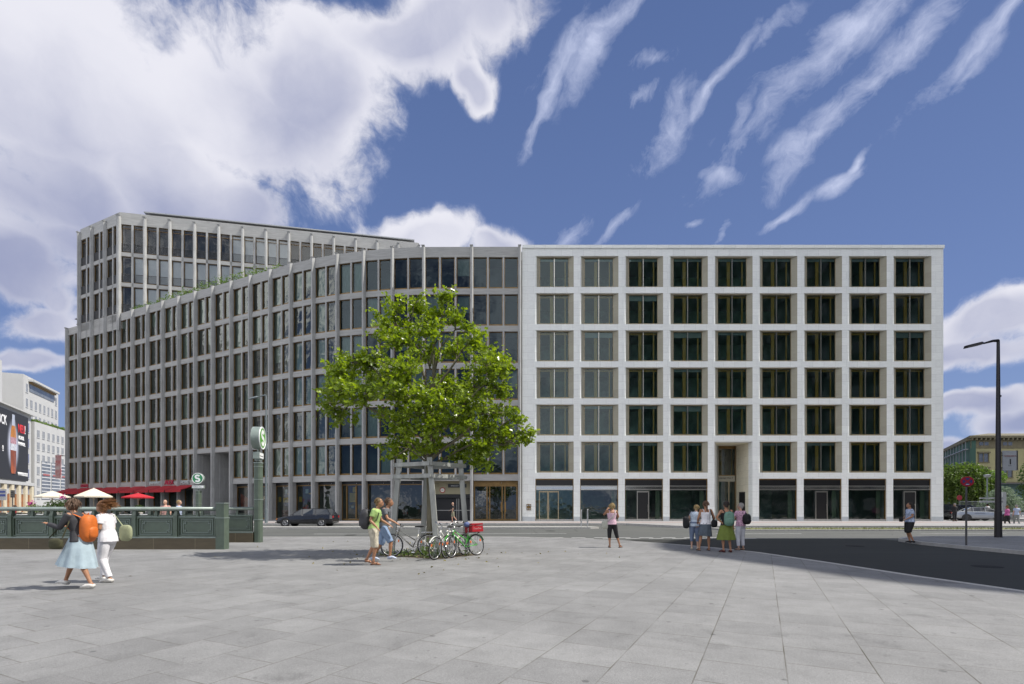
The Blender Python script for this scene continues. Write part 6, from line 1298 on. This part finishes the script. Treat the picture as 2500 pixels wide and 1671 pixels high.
# ---------------------------------------------------------------- bicycles
tyre_m = mat('tyre_rubber', (.012, .012, .012), .8); chrome2 = mat('bicycle_chrome', (.55, .55, .55), .25, .9); alu = mat('brushed_rim', (.5, .5, .5), .35, .8); amber = mat('amber_reflector', (.75, .16, .02), .4)
saddle_m = mat('saddle_black', (.015, .015, .016), .55); redm = mat('red_reflector', (.5, .01, .01), .35)
def bike(label, x, y, rotz, lean, fm, tyre=tyre_m, step=True, crate=False, riser=True, guards=True, steer=.0, R0=.34, fr_r=.017, wb_=1.04, kick=False, stretch_saddle=0):
    """wheels in the local x-z plane, front towards -x"""
    t = thing('bicycle', label, 'bicycle', (x, y, 0), 0, 'bicycles leaning at the tree guard'); t.rotation_euler = Euler((lean, 0, rotz), 'XYZ')
    # lean about the ground line first, then heading
    t.rotation_euler = (Matrix.Rotation(rotz, 3, 'Z') @ Matrix.Rotation(lean, 3, 'X')).to_euler()
    xf, xr = -wb_ / 2, wb_ / 2; hub_f = V(xf, 0, R0); hub_r = V(xr, 0, R0); bb = V(.08, 0, .29); st = V(.24, 0, .80); hd_t = V(xf + .22, 0, .84); hd_b = V(xf + .16, 0, .68)
    Mf = Matrix.Translation(hd_b) @ Matrix.Rotation(steer, 4, 'Z') @ Matrix.Translation(-hd_b)
    for hub, MM in ((hub_f, Mf), (hub_r, Matrix())):
        w = MB(); w.torus(hub, R0 - .018, .018, 'y', 36, 8, M=MM); wo = w.build('wheel', tyre, t, smooth=True)
        rm = MB(); rm.torus(hub, R0 - .045, .011, 'y', 36, 6, M=MM, sq=.012); rm.build('rim', alu, wo, smooth=True)
        sp = MB()
        for i in range(28):
            a = 2 * math.pi * i / 28; b = a + (.35 if i % 2 else -.35); s_ = .02 if i % 4 < 2 else -.02
            sp.tube(hub + V(.02 * math.cos(b), s_, .02 * math.sin(b)), hub + V((R0 - .05) * math.cos(a), 0, (R0 - .05) * math.sin(a)), .0016, n=3, M=MM)
        sp.tube(hub + V(0, -.05, 0), hub + V(0, .05, 0), .02, M=MM); sp.build('spokes', chrome2, wo)
        rf = MB()
        for a in (.6, 2.7): c = hub + V((R0 - .1) * math.cos(a), 0, (R0 - .1) * math.sin(a)); rf.box(c.x - .02, c.x + .02, c.y - .012, c.y + .012, c.z - .035, c.z + .035, M=MM)
        rf.build('reflector', amber, wo)
        if guards:
            g = MB(); a0, a1 = (R(20), R(165)) if hub is hub_r else (R(15), R(150)); n = 16; pts = [hub + V((R0 + .02) * math.cos(a0 + (a1 - a0) * i / n), 0, (R0 + .02) * math.sin(a0 + (a1 - a0) * i / n)) for i in range(n + 1)]
            vs = []; 
            for p_ in pts:
                for q in (-.026, .026): vs.append(MM @ (p_ + V(0, q, 0)))
            g.add(vs, [(2 * i, 2 * i + 1, 2 * i + 3, 2 * i + 2) for i in range(n)]); g.build('mudguard', fm if guards == 'col' else saddle_m, t)
    f = MB()
    f.tube(hd_b, hd_t, fr_r * 1.25); f.tube(st - V(0, 0, .12), bb, fr_r); f.tube(hd_b + V(.01, 0, .03), bb, fr_r * 1.15)
    if step: f.tube(hd_t - V(-.01, 0, .05), bb.lerp(st, .42), fr_r)
    else: f.tube(hd_t - V(0, 0, .03), st - V(0.02, 0, .14), fr_r)
    for q in (-1, 1): f.tube(bb + V(0, q * .02, 0), hub_r + V(0, q * .055, 0), .009); f.tube(st - V(.01, -q * .01, .16), hub_r + V(0, q * .055, 0), .008)
    f.build('frame', fm, t, smooth=True)
    k = MB()
    for q in (-1, 1): k.loft([hd_b + V(0, q * .03, 0), hd_b + V(-.01, q * .05, -.05), hub_f + V(0, q * .052, 0)], [.012, .012, .008], 7, M=Mf)
    k.build('fork', fm if not step else chrome2, t, smooth=True)
    k = MB(); ht = hd_t + V(.02, 0, .10); k.tube(hd_t, ht, .013)
    if riser: P = [V(.14, -.28, .08), V(.06, -.27, .12), V(-.03, -.12, .06), V(0, 0, 0), V(-.03, .12, .06), V(.06, .27, .12), V(.14, .28, .08)]
    else: P = [V(.05, -.29, .03), V(0, -.12, .0), V(0, 0, 0), V(0, .12, 0), V(.05, .29, .03)]
    k.loft([ht + p for p in P], [.011] * len(P), 7, M=Mf); ho = k.build('handlebar', chrome2, t, smooth=True)
    g = MB(); 
    for q in (0, -1): a, b_ = (ht + P[q], ht + P[q].lerp(P[1 if q == 0 else -2], .9)); g.tube(a, b_, .018, M=Mf)
    g.build('grip', saddle_m, ho)
    k = MB(); k.tube(st - V(0, 0, .12), st + V(.03, 0, .08), .013).build('seat_post', chrome2, t)
    k = MB(); sc_ = st + V(.04, 0, .12); k.loft([sc_ + V(-.15, 0, 0), sc_ + V(-.06, 0, .005), sc_ + V(.04, 0, .0), sc_ + V(.12, 0, .012)], [(.018, .02), (.03, .025), (.07, .032), (.075, .025)], 10, ref=(0, 1, 0)).build('saddle', saddle_m, t, smooth=True)
    k = MB(); k.torus(bb + V(0, -.045, 0), .085, .006, 'y', 24, 5); k.tube(bb + V(0, -.06, 0), bb + V(.02, -.07, -.16), .009).tube(bb + V(0, .06, 0), bb + V(-.02, .07, .16), .009); k.box(bb.x - .02, bb.x + .07, -.15, -.07, bb.z - .175, bb.z - .15).box(bb.x - .07, bb.x + .02, .07, .15, bb.z + .145, bb.z + .17)
    for sg in (1, -1): k.tube(bb + V(0, -.045, .08 * sg), hub_r + V(0, -.045, .03 * sg), .004, n=4)
    k.build('crankset', chrome2, t)
    k = MB(); rz_ = hub_r.z + R0 + .05; 
    for q in (-.05, .05): k.tube(V(xr - .22, q, rz_), V(xr + .16, q, rz_), .006, n=5).tube(V(xr, q * 1.1, R0), V(xr + .06, q, rz_), .005, n=5)
    k.box(xr - .2, xr + .15, -.06, .06, rz_, rz_ + .006).build('luggage_rack', chrome2, t); MB().box(xr + .15, xr + .17, -.03, .03, rz_ - .03, rz_ + .02).build('tail_light', redm, t)
    MB().ball(hd_t + V(-.06, 0, -.06), (.035, .035, .035)).build('headlight', chrome2, t)
    if kick: MB().tube(V(.2, .05, .28), V(.02, .28, .02), .009).build('kickstand', chrome2, t)
    if crate:
        c = MB(); x0, x1, y0, y1, z0, z1 = xr - .26, xr + .20, -.17, .17, rz_ + .01, rz_ + .27; b_ = .02
        c.box(x0, x1, y0, y1, z0, z0 + .01)
        for (u0, u1, v0, v1) in ((x0, x1, y0, y0 + .012), (x0, x1, y1 - .012, y1), (x0, x0 + .012, y0 + .012, y1 - .012), (x1 - .012, x1, y0 + .012, y1 - .012)): c.box(u0, u1, v0, v1, z0 + .01, z0 + .17).box(u0 - .004, u1 + .004, v0 - .004, v1 + .004, z1 - .04, z1)
        for i in range(9):
            u = x0 + (x1 - x0) * i / 8 - .006
            for v in (y0, y1 - .012): c.box(u, u + .012, v, v + .01, z0 + .17, z1 - .04)
        for i in range(7):
            v = y0 + (y1 - y0) * i / 6 - .005
            for u in (x0, x1 - .012): c.box(u, u + .01, v, v + .012, z0 + .17, z1 - .04)
        co = c.build('crate', mat('red_plastic_crate', (.30, .010, .016), .4), t); text('lettering', 'Coca-Cola', .075, mat('faded_print', (.5, .3, .3), .6), co, (x0 + .05, y0 - .004, z0 + .075), ext=.001)
        MB().ball((x0 - .05, 0, z1 - .02), (.10, .09, .08), fn=lambda d: 1 + .15 * math.sin(d.x * 9) * math.cos(d.z * 7)).build('saddle_cover', cmat('blue_cloth', (.10, .13, .28)), t, smooth=True)
    return t
silver = mat('silver_frame_paint', (.36, .35, .31), .3, .5); white_f = mat('white_frame_paint', (.66, .66, .62), .3); green_f = mat('green_frame_paint', (.09, .42, .07), .35)
X = lambda px, D: (px - 1250) / F * D
bike('silver bicycle leaning side-on at the left of the tree guard', X(1001, 15.35), 15.35, R(4), R(-9), silver, step=True, riser=False, R0=.345, wb_=1.10, kick=True)
bike('old white bicycle with its front wheel towards the viewer', X(1082, 14.9), 14.9, R(72), R(5), white_f, step=True, guards='col', R0=.33, tyre=tyre_m, steer=R(-8))
bike('chrome and white bicycle squeezed between the white and the green one', X(1112, 15.3), 15.3, R(62), R(-5), mat('worn_chrome_frame', (.55, .52, .46), .3, .6), step=False, guards='col', R0=.33, steer=R(12))
bike('bright green bicycle with a red drinks crate on its rack', X(1133, 15.4), 15.4, R(47), R(-7), green_f, step=True, guards='col', crate=True, R0=.335, wb_=1.06, steer=R(18))

# ---------------------------------------------------------------- cars
car_glass = mat('car_glass', (.02, .025, .03), .04, 0, spec=1.0); lamp_c = mat('headlamp_glass', (.6, .62, .62), .08, .3, spec=1); lamp_r = mat('tail_lamp', (.35, .01, .015), .25); lamp_o = mat('indicator_orange', (.6, .2, .02), .3)
hubm = mat('wheel_alloy', (.42, .42, .43), .3, .8); trim = mat('black_trim', (.02, .02, .02), .6)
def car(label, x, y, rotz, z, paint, kind='saloon', Lc=4.6, W=1.76, H=1.42, group=None):
    t = thing('car', label, 'car', (x, y, z), rotz, group); hl, hw = Lc / 2, W / 2
    # stations: x, bottom z, belt z, half width ; front towards +x
    if kind == 'estate': st = [(-1, .38, .55, .80), (-.985, .28, .92, .93), (-.9, .24, .98, .98), (-.55, .22, .97, 1), (0, .22, .94, 1), (.35, .22, .90, 1), (.6, .22, .82, .99), (.85, .24, .74, .95), (.97, .28, .64, .86), (1, .38, .52, .74)]
    elif kind == 'suv': st = [(-1, .45, .70, .82), (-.985, .36, 1.05, .94), (-.85, .32, 1.10, .99), (-.4, .3, 1.08, 1), (.2, .3, 1.05, 1), (.5, .3, 1.00, .99), (.85, .33, .94, .96), (.98, .36, .82, .88), (1, .45, .66, .78)]
    else: st = [(-1, .38, .62, .80), (-.985, .28, .88, .92), (-.85, .24, .95, .97), (-.5, .22, .96, 1), (0, .22, .93, 1), (.4, .22, .89, 1), (.65, .22, .84, .98), (.88, .24, .76, .95), (.975, .28, .66, .88), (1, .36, .54, .78)]
    b = MB(); secs = []
    for u, z0, zb, w in st:
        w *= hw; secs.append([(u * hl, -w * .9, z0), (u * hl, -w, z0 + .12), (u * hl, -w * 1.0, (z0 + zb) / 2), (u * hl, -w * .97, zb - .04), (u * hl, -w * .88, zb), (u * hl, 0, zb + .03), (u * hl, w * .88, zb), (u * hl, w * .97, zb - .04), (u * hl, w, (z0 + zb) / 2), (u * hl, w, z0 + .12), (u * hl, w * .9, z0)])
    k = 11; vs = [p for s in secs for p in s]
    fs = [(i * k + j, i * k + (j + 1) % k, (i + 1) * k + (j + 1) % k, (i + 1) * k + j) for i in range(len(secs) - 1) for j in range(k)] + [tuple(range(k))[::-1], tuple((len(secs) - 1) * k + j for j in range(k))]
    b.add(vs, fs); body = b.build('body', paint, t, smooth=False)
    md = body.modifiers.new('b', 'BEVEL'); md.width = .03; md.segments = 2; md.limit_method = 'ANGLE'; md.angle_limit = R(25)
    # cabin
    if kind == 'estate': cb = [(-.93, .93, .86), (-.78, H - .02, .70), (-.3, H, .74), (.12, H - .03, .72), (.50, .88, .86)]
    elif kind == 'suv': cb = [(-.95, 1.05, .88), (-.86, H - .04, .76), (-.2, H, .78), (.12, H - .03, .76), (.42, 1.0, .88)]
    else: cb = [(-.74, .93, .84), (-.45, H - .03, .68), (-.15, H, .70), (.10, H - .02, .69), (.48, .87, .86)]
    g = MB(); z0 = .86 if kind != 'suv' else 1.0; vs = []
    for u, zz, w in cb: vs += [(u * hl, -hw * w, zz), (u * hl, hw * w, zz)]
    n = len(cb); base = [(u * hl, s_ * hw * .90, z0) for u, zz, w in cb for s_ in (-1, 1)]; vs += base; o = 2 * n
    fs = [(2 * i, 2 * i + 1, 2 * i + 3, 2 * i + 2) for i in range(n - 1)] + [(o + 2 * i, 2 * i, 2 * i + 2, o + 2 * i + 2) for i in range(n - 1)] + [(2 * i + 1, o + 2 * i + 1, o + 2 * i + 3, 2 * i + 3) for i in range(n - 1)]
    mi = [0] * len(fs); g.add(vs, fs); go = g.build('glasshouse', car_glass, t)
    rf = MB(); e = .012
    vs2 = []; top = cb[1:-1]
    for u, zz, w in top: vs2 += [(u * hl, -hw * w - e, zz + e), (u * hl, hw * w + e, zz + e), (u * hl, -hw * w - e, zz - .03), (u * hl, hw * w + e, zz - .03)]
    m_ = len(top); rf.add(vs2, [(4 * i, 4 * i + 1, 4 * i + 5, 4 * i + 4) for i in range(m_ - 1)] + [(4 * i + 2, 4 * i, 4 * i + 4, 4 * i + 6) for i in range(m_ - 1)] + [(4 * i + 1, 4 * i + 3, 4 * i + 7, 4 * i + 5) for i in range(m_ - 1)])
    for i, (ia, ib) in enumerate(((0, 1), (n - 2, n - 1))):
        for s_ in (-1, 1):
            a = V(cb[ia][0] * hl, s_ * hw * cb[ia][2] * 1.0, cb[ia][1]); c = V(cb[ib][0] * hl, s_ * hw * cb[ib][2] * 1.0, cb[ib][1]); rf.tube(a, c, .03, n=6)
    for u in (-.38, .08 if kind != 'saloon' else .02):
        for s_ in (-1, 1): rf.tube(V(u * hl, s_ * hw * .915, z0), V(u * hl - .02, s_ * hw * .735, H - .04), .028, n=6)
    rf.build('roof', paint, t)
    wr = .32 if kind != 'suv' else .36
    for u in (-.62, .64):
        for s_ in (-1, 1):
            c = V(u * hl, s_ * (hw - .10), wr); w = MB(); w.loft([c - V(0, .1, 0), c - V(0, .07, 0), c + V(0, .07, 0), c + V(0, .1, 0)], [wr - .03, wr, wr, wr - .03], 28, ref=(1, 0, 0)); wo = w.build('wheel', tyre_m, t, smooth=False)
            h_ = MB(); cc = c + V(0, s_ * .104, 0); h_.torus(cc, wr * .62, .02, 'y', 24, 5)
            for i in range(7): a = 2 * math.pi * i / 7; h_.tube(cc, cc + V(wr * .6 * math.cos(a), 0, wr * .6 * math.sin(a)), .022, n=5)
            h_.ball(cc, .045, 0, 8, 6); h_.build('rim', hubm, wo)
            ar = MB(); ar.loft([V(c.x, s_ * (hw + .004), c.z) - V(0, .02, 0), V(c.x, s_ * (hw + .004), c.z) + V(0, .012, 0)], [wr + .06, wr + .06], 28, ref=(1, 0, 0)); ar.build('wheel_arch', trim, t)
    zf = st[-3][2]
    for s_ in (-1, 1):
        MB().box(hl * .955, hl * .992, s_ * hw * .52 - .17, s_ * hw * .52 + .17, zf - .21, zf - .08).build('headlight', lamp_c, t)
        MB().box(hl * .95, hl * .985, s_ * hw * .82 - .06, s_ * hw * .82 + .06, zf - .21, zf - .09).build('indicator', lamp_o, t)
        MB().box(-hl * .998, -hl * .95, s_ * hw * .74 - .14, s_ * hw * .74 + .14, .70, .86).build('tail_light', lamp_r, t)
        MB().ball((.36 * hl, s_ * (hw + .08), .95), (.07, .09, .06)).build('wing_mirror', paint, t)
        MB().box(-.36 * hl, .0, s_ * (hw * .995) - .012, s_ * (hw * .995) + .012, .74, .77).build('door_handle', trim, t)
    MB().box(hl * .965, hl * 1.004, -.26, .26, zf - .22, zf - .08).box(hl * .97, hl * 1.012, -.8, .8, .30, .36).build('grille', trim, t)
    MB().box(hl * 1.0, hl * 1.016, -.26, .26, .40, .51).build('number_plate', mat('plate_white', (.7, .7, .68), .5), t)
    return t
cp = lambda n, c, m=.0: mat(n, c, .18, m, coat=.8)
car('black estate car driving left in front of the curved building', (752 - 1250) / F * 41.2, 41.2, R(180), -.08, cp('black_car_paint', (.012, .012, .014)), 'estate', 4.55, 1.76, 1.43)
car('silver saloon parked behind the no stopping sign, its front towards the viewer', (2398 - 1250) / F * 50.5, 50.5, R(-28), .09, cp('silver_car_paint', (.42, .43, .43), .5), 'saloon', 4.5, 1.78, 1.36, 'parked cars at the side street')
car('black van-like car parked right beside the white building corner', (2322 - 1250) / F * 53, 53, R(-20), .09, cp('black_car_paint_b', (.012, .012, .014)), 'suv', 4.4, 1.8, 1.66, 'parked cars at the side street')
car('dark blue car parked between the black car and the silver saloon', (2356 - 1250) / F * 54.5, 54.5, R(-22), .09, cp('dark_blue_car_paint', (.03, .04, .09)), 'suv', 4.2, 1.76, 1.58, 'parked cars at the side street')

# ---------------------------------------------------------------- cafe terrace: parasols, tables, chairs, planters
def parasol(label, px, D, ptop, pedge, halfw, mt):
    x = X(px, D); zt = (1237 - ptop) / F * D + EYE; ze = (1237 - pedge) / F * D + EYE; r = halfw / F * D * 1.08
    t = thing('parasol', label, 'parasol', (x, D, 0), 0, 'cafe parasols'); MB().tube((0, 0, 0), (0, 0, zt + .05), .03).box(-.3, .3, -.3, .3, 0, .1).build('pole', cmat('pale_wood_pole', (.5, .44, .34)), t)
    c = MB(); n = 8; a0 = R(12)
    c.add([(0, 0, zt)] + [(r * math.cos(a0 + 2 * math.pi * i / n), r * math.sin(a0 + 2 * math.pi * i / n), ze) for i in range(n)] + [(r * math.cos(a0 + 2 * math.pi * i / n), r * math.sin(a0 + 2 * math.pi * i / n), ze - .12) for i in range(n)], [(0, 1 + i, 1 + (i + 1) % n) for i in range(n)] + [(1 + i, 9 + i, 9 + (i + 1) % n, 1 + (i + 1) % n) for i in range(n)])
    co = c.build('canopy', mt, t); rb = MB()
    for i in range(n): a = a0 + 2 * math.pi * i / n; rb.tube((0, 0, zt - .06), (r * .97 * math.cos(a), r * .97 * math.sin(a), ze - .02), .012, n=4).tube((0, 0, ze - .35), (r * .5 * math.cos(a), r * .5 * math.sin(a), (ze + zt) / 2 - .05), .01, n=4)
    rb.build('ribs', cmat('pale_wood_pole', (.5, .44, .34)), co)
crm = mat('cream_canvas', (.62, .57, .46), .85, 0, .05, 2)
parasol('cream parasol in the middle of the cafe terrace under the red awnings', 229, 49, 1192, 1212, 36, crm)
parasol('cream parasol at the far left end of the cafe terrace', 128, 52, 1199, 1213, 33, crm)
parasol('small red parasol in front of the awnings', 337, 49, 1204, 1214, 32, mat('red_canvas', (.42, .015, .025), .85))
wclo = cmat('table_white', (.7, .7, .72)); chm = mat('dark_wicker', (.04, .035, .03), .7, 0, .3, 20)
rr = random.Random(31)
tabs = [(46, 40, 'far left, in front of the cream arcade'), (84, 41, 'left of the end parasol'), (128, 50.5, 'under the far left parasol'), (229, 47, 'under the cream parasol'), (300, 40, 'between the cream and the red parasol'), (343, 41.5, 'under the red parasol')]
proto = None; chp = None
for i, (px, D, wh) in enumerate(tabs):
    lab = 'cafe table with a white cloth ' + wh
    if proto is None:
        proto = thing('cafe_table', lab, 'table', (0, 0, 0), 0, 'cafe tables on the terrace'); MB().tube((0, 0, 0), (0, 0, .95), .03).loft([(0, 0, 0), (0, 0, .03)], [.22, .2], 12).build('leg', M['rail_dark'], proto); MB().box(-.6, .6, -.45, .45, .92, .96).box(-.61, .61, -.46, -.45, .65, .96).box(-.61, .61, .45, .46, .65, .96).build('tabletop', wclo, proto); o = proto
    else: o = copy_tree(proto)
    o['label'] = lab; o.location = (X(px, D), D, -.08 if D < 43 else .09); o.rotation_euler = (0, 0, rr.uniform(-.4, .4))
    for k, sd_ in enumerate(('left', 'right')):
        lab = 'dark chair on the %s of the table %s' % (sd_, wh)
        if chp is None:
            chp = thing('cafe_chair', lab, 'chair', (0, 0, 0), 0, 'cafe chairs on the terrace'); MB().box(-.22, .22, -.22, .22, .52, .56).build('seat', chm, chp); MB().box(-.22, .22, .20, .24, .56, 1.12).build('backrest', chm, chp)
            for a in (-1, 1):
                for b in (-1, 1): MB().box(a * .2 - .015, a * .2 + .015, b * .2 - .015, b * .2 + .015, 0, .52).build('leg', M['steel'], chp)
            o2 = chp
        else: o2 = copy_tree(chp)
        sg = 1 if k else -1; o2['label'] = lab; o2.location = (o.location.x + sg * .95, D + rr.uniform(-.1, .1), o.location.z); o2.rotation_euler = (0, 0, R(-90) * sg)
mag = mat('magenta_flowers', (.45, .02, .25), .7, 0, .3, 8); pot = mat('pale_planter', (.5, .48, .44), .7)
for i, (px, D, w, h, fl, lb) in enumerate(((78, 45, .6, .55, 1, 'pale planter with a grass tuft and magenta flowers, leftmost on the terrace'), (103, 43, 1.1, .5, 0, 'long low green shrub in a planter left of the end parasol'), (122, 44, .6, .8, 0, 'dark green shrub in a pot below the end parasol'), (140, 44, .6, .8, 0, 'taller dark shrub in a pot right of the end parasol'), (152, 45, .45, .9, 1, 'flowering plant with magenta blooms beside the wing corner'), (285, 48, .6, .5, 0, 'small shrub between the cream and red parasols'), (340, 47, .5, .5, 0, 'dark potted shrub under the red parasol'))):
    t = thing('potted_plant', lb, 'plant', (X(px, D), D, 0), 0, 'potted plants on the terrace'); z0 = 1.0
    MB().loft([(0, 0, 0), (0, 0, z0)], [.22, .32], 14).build('pot', pot, t)
    f = MB(); rp = random.Random(40 + i); leaves_blob(f, (0, 0, z0 + h * .55), (w, w * .7, h * .8), 260, .16, rp); f.build('foliage', M['leaf_dark'] if i not in (0,) else M['leaf_mid'], t)
    if fl: f = MB(); leaves_blob(f, (0, 0, z0 + h * 1.5), (w * .55, .3, .22), 60, .13, rp); f.build('flowers', mag, t)
# red and white flag sign at the wing corner, traffic light far left
t = thing('hanging_banner', 'small red and white banner hanging on the white office block beside the wing corner', 'banner', (X(143, 100), 100, 7.0)); MB().box(-.6, .5, -.05, .05, 0, 4.6).build('cloth', mat('red_white_cloth', (.5, .02, .03), .8, 0, 0, .7, col2=(.6, .6, .6)), t); MB().box(.5, 1.6, -.04, .04, 4.4, 4.5).build('bracket', M['rail_dark'], t)
t = thing('traffic_light', 'dark traffic light on a pole in front of the cream arcade', 'traffic light', (X(31, 62), 62, 0)); MB().tube((0, 0, 0), (0, 0, 2.6), .06).build('pole', M['rail_dark'], t); MB().box(-.16, .16, -.12, .12, 2.6, 3.5).ball((0, -.12, 3.3), .09).ball((0, -.12, 3.05), .09).ball((0, -.12, 2.8), .09).build('signal_head', M['rail_dark'], t)
t = thing('info_sign', 'small white and blue board on a pole at the far left edge', 'sign', (X(5, 55), 55, 0)); MB().tube((0, 0, 0), (0, 0, 3.4), .05).build('pole', M['zinc'], t); MB().box(-.6, .5, -.04, .04, 2.2, 3.4, 0).box(-.5, .4, -.05, -.04, 3.0, 3.2, 1).box(-.5, .4, -.05, -.04, 2.6, 2.85, 1).build('board', [M['paint'], mat('sign_blue', (.05, .07, .25), .5)], t)
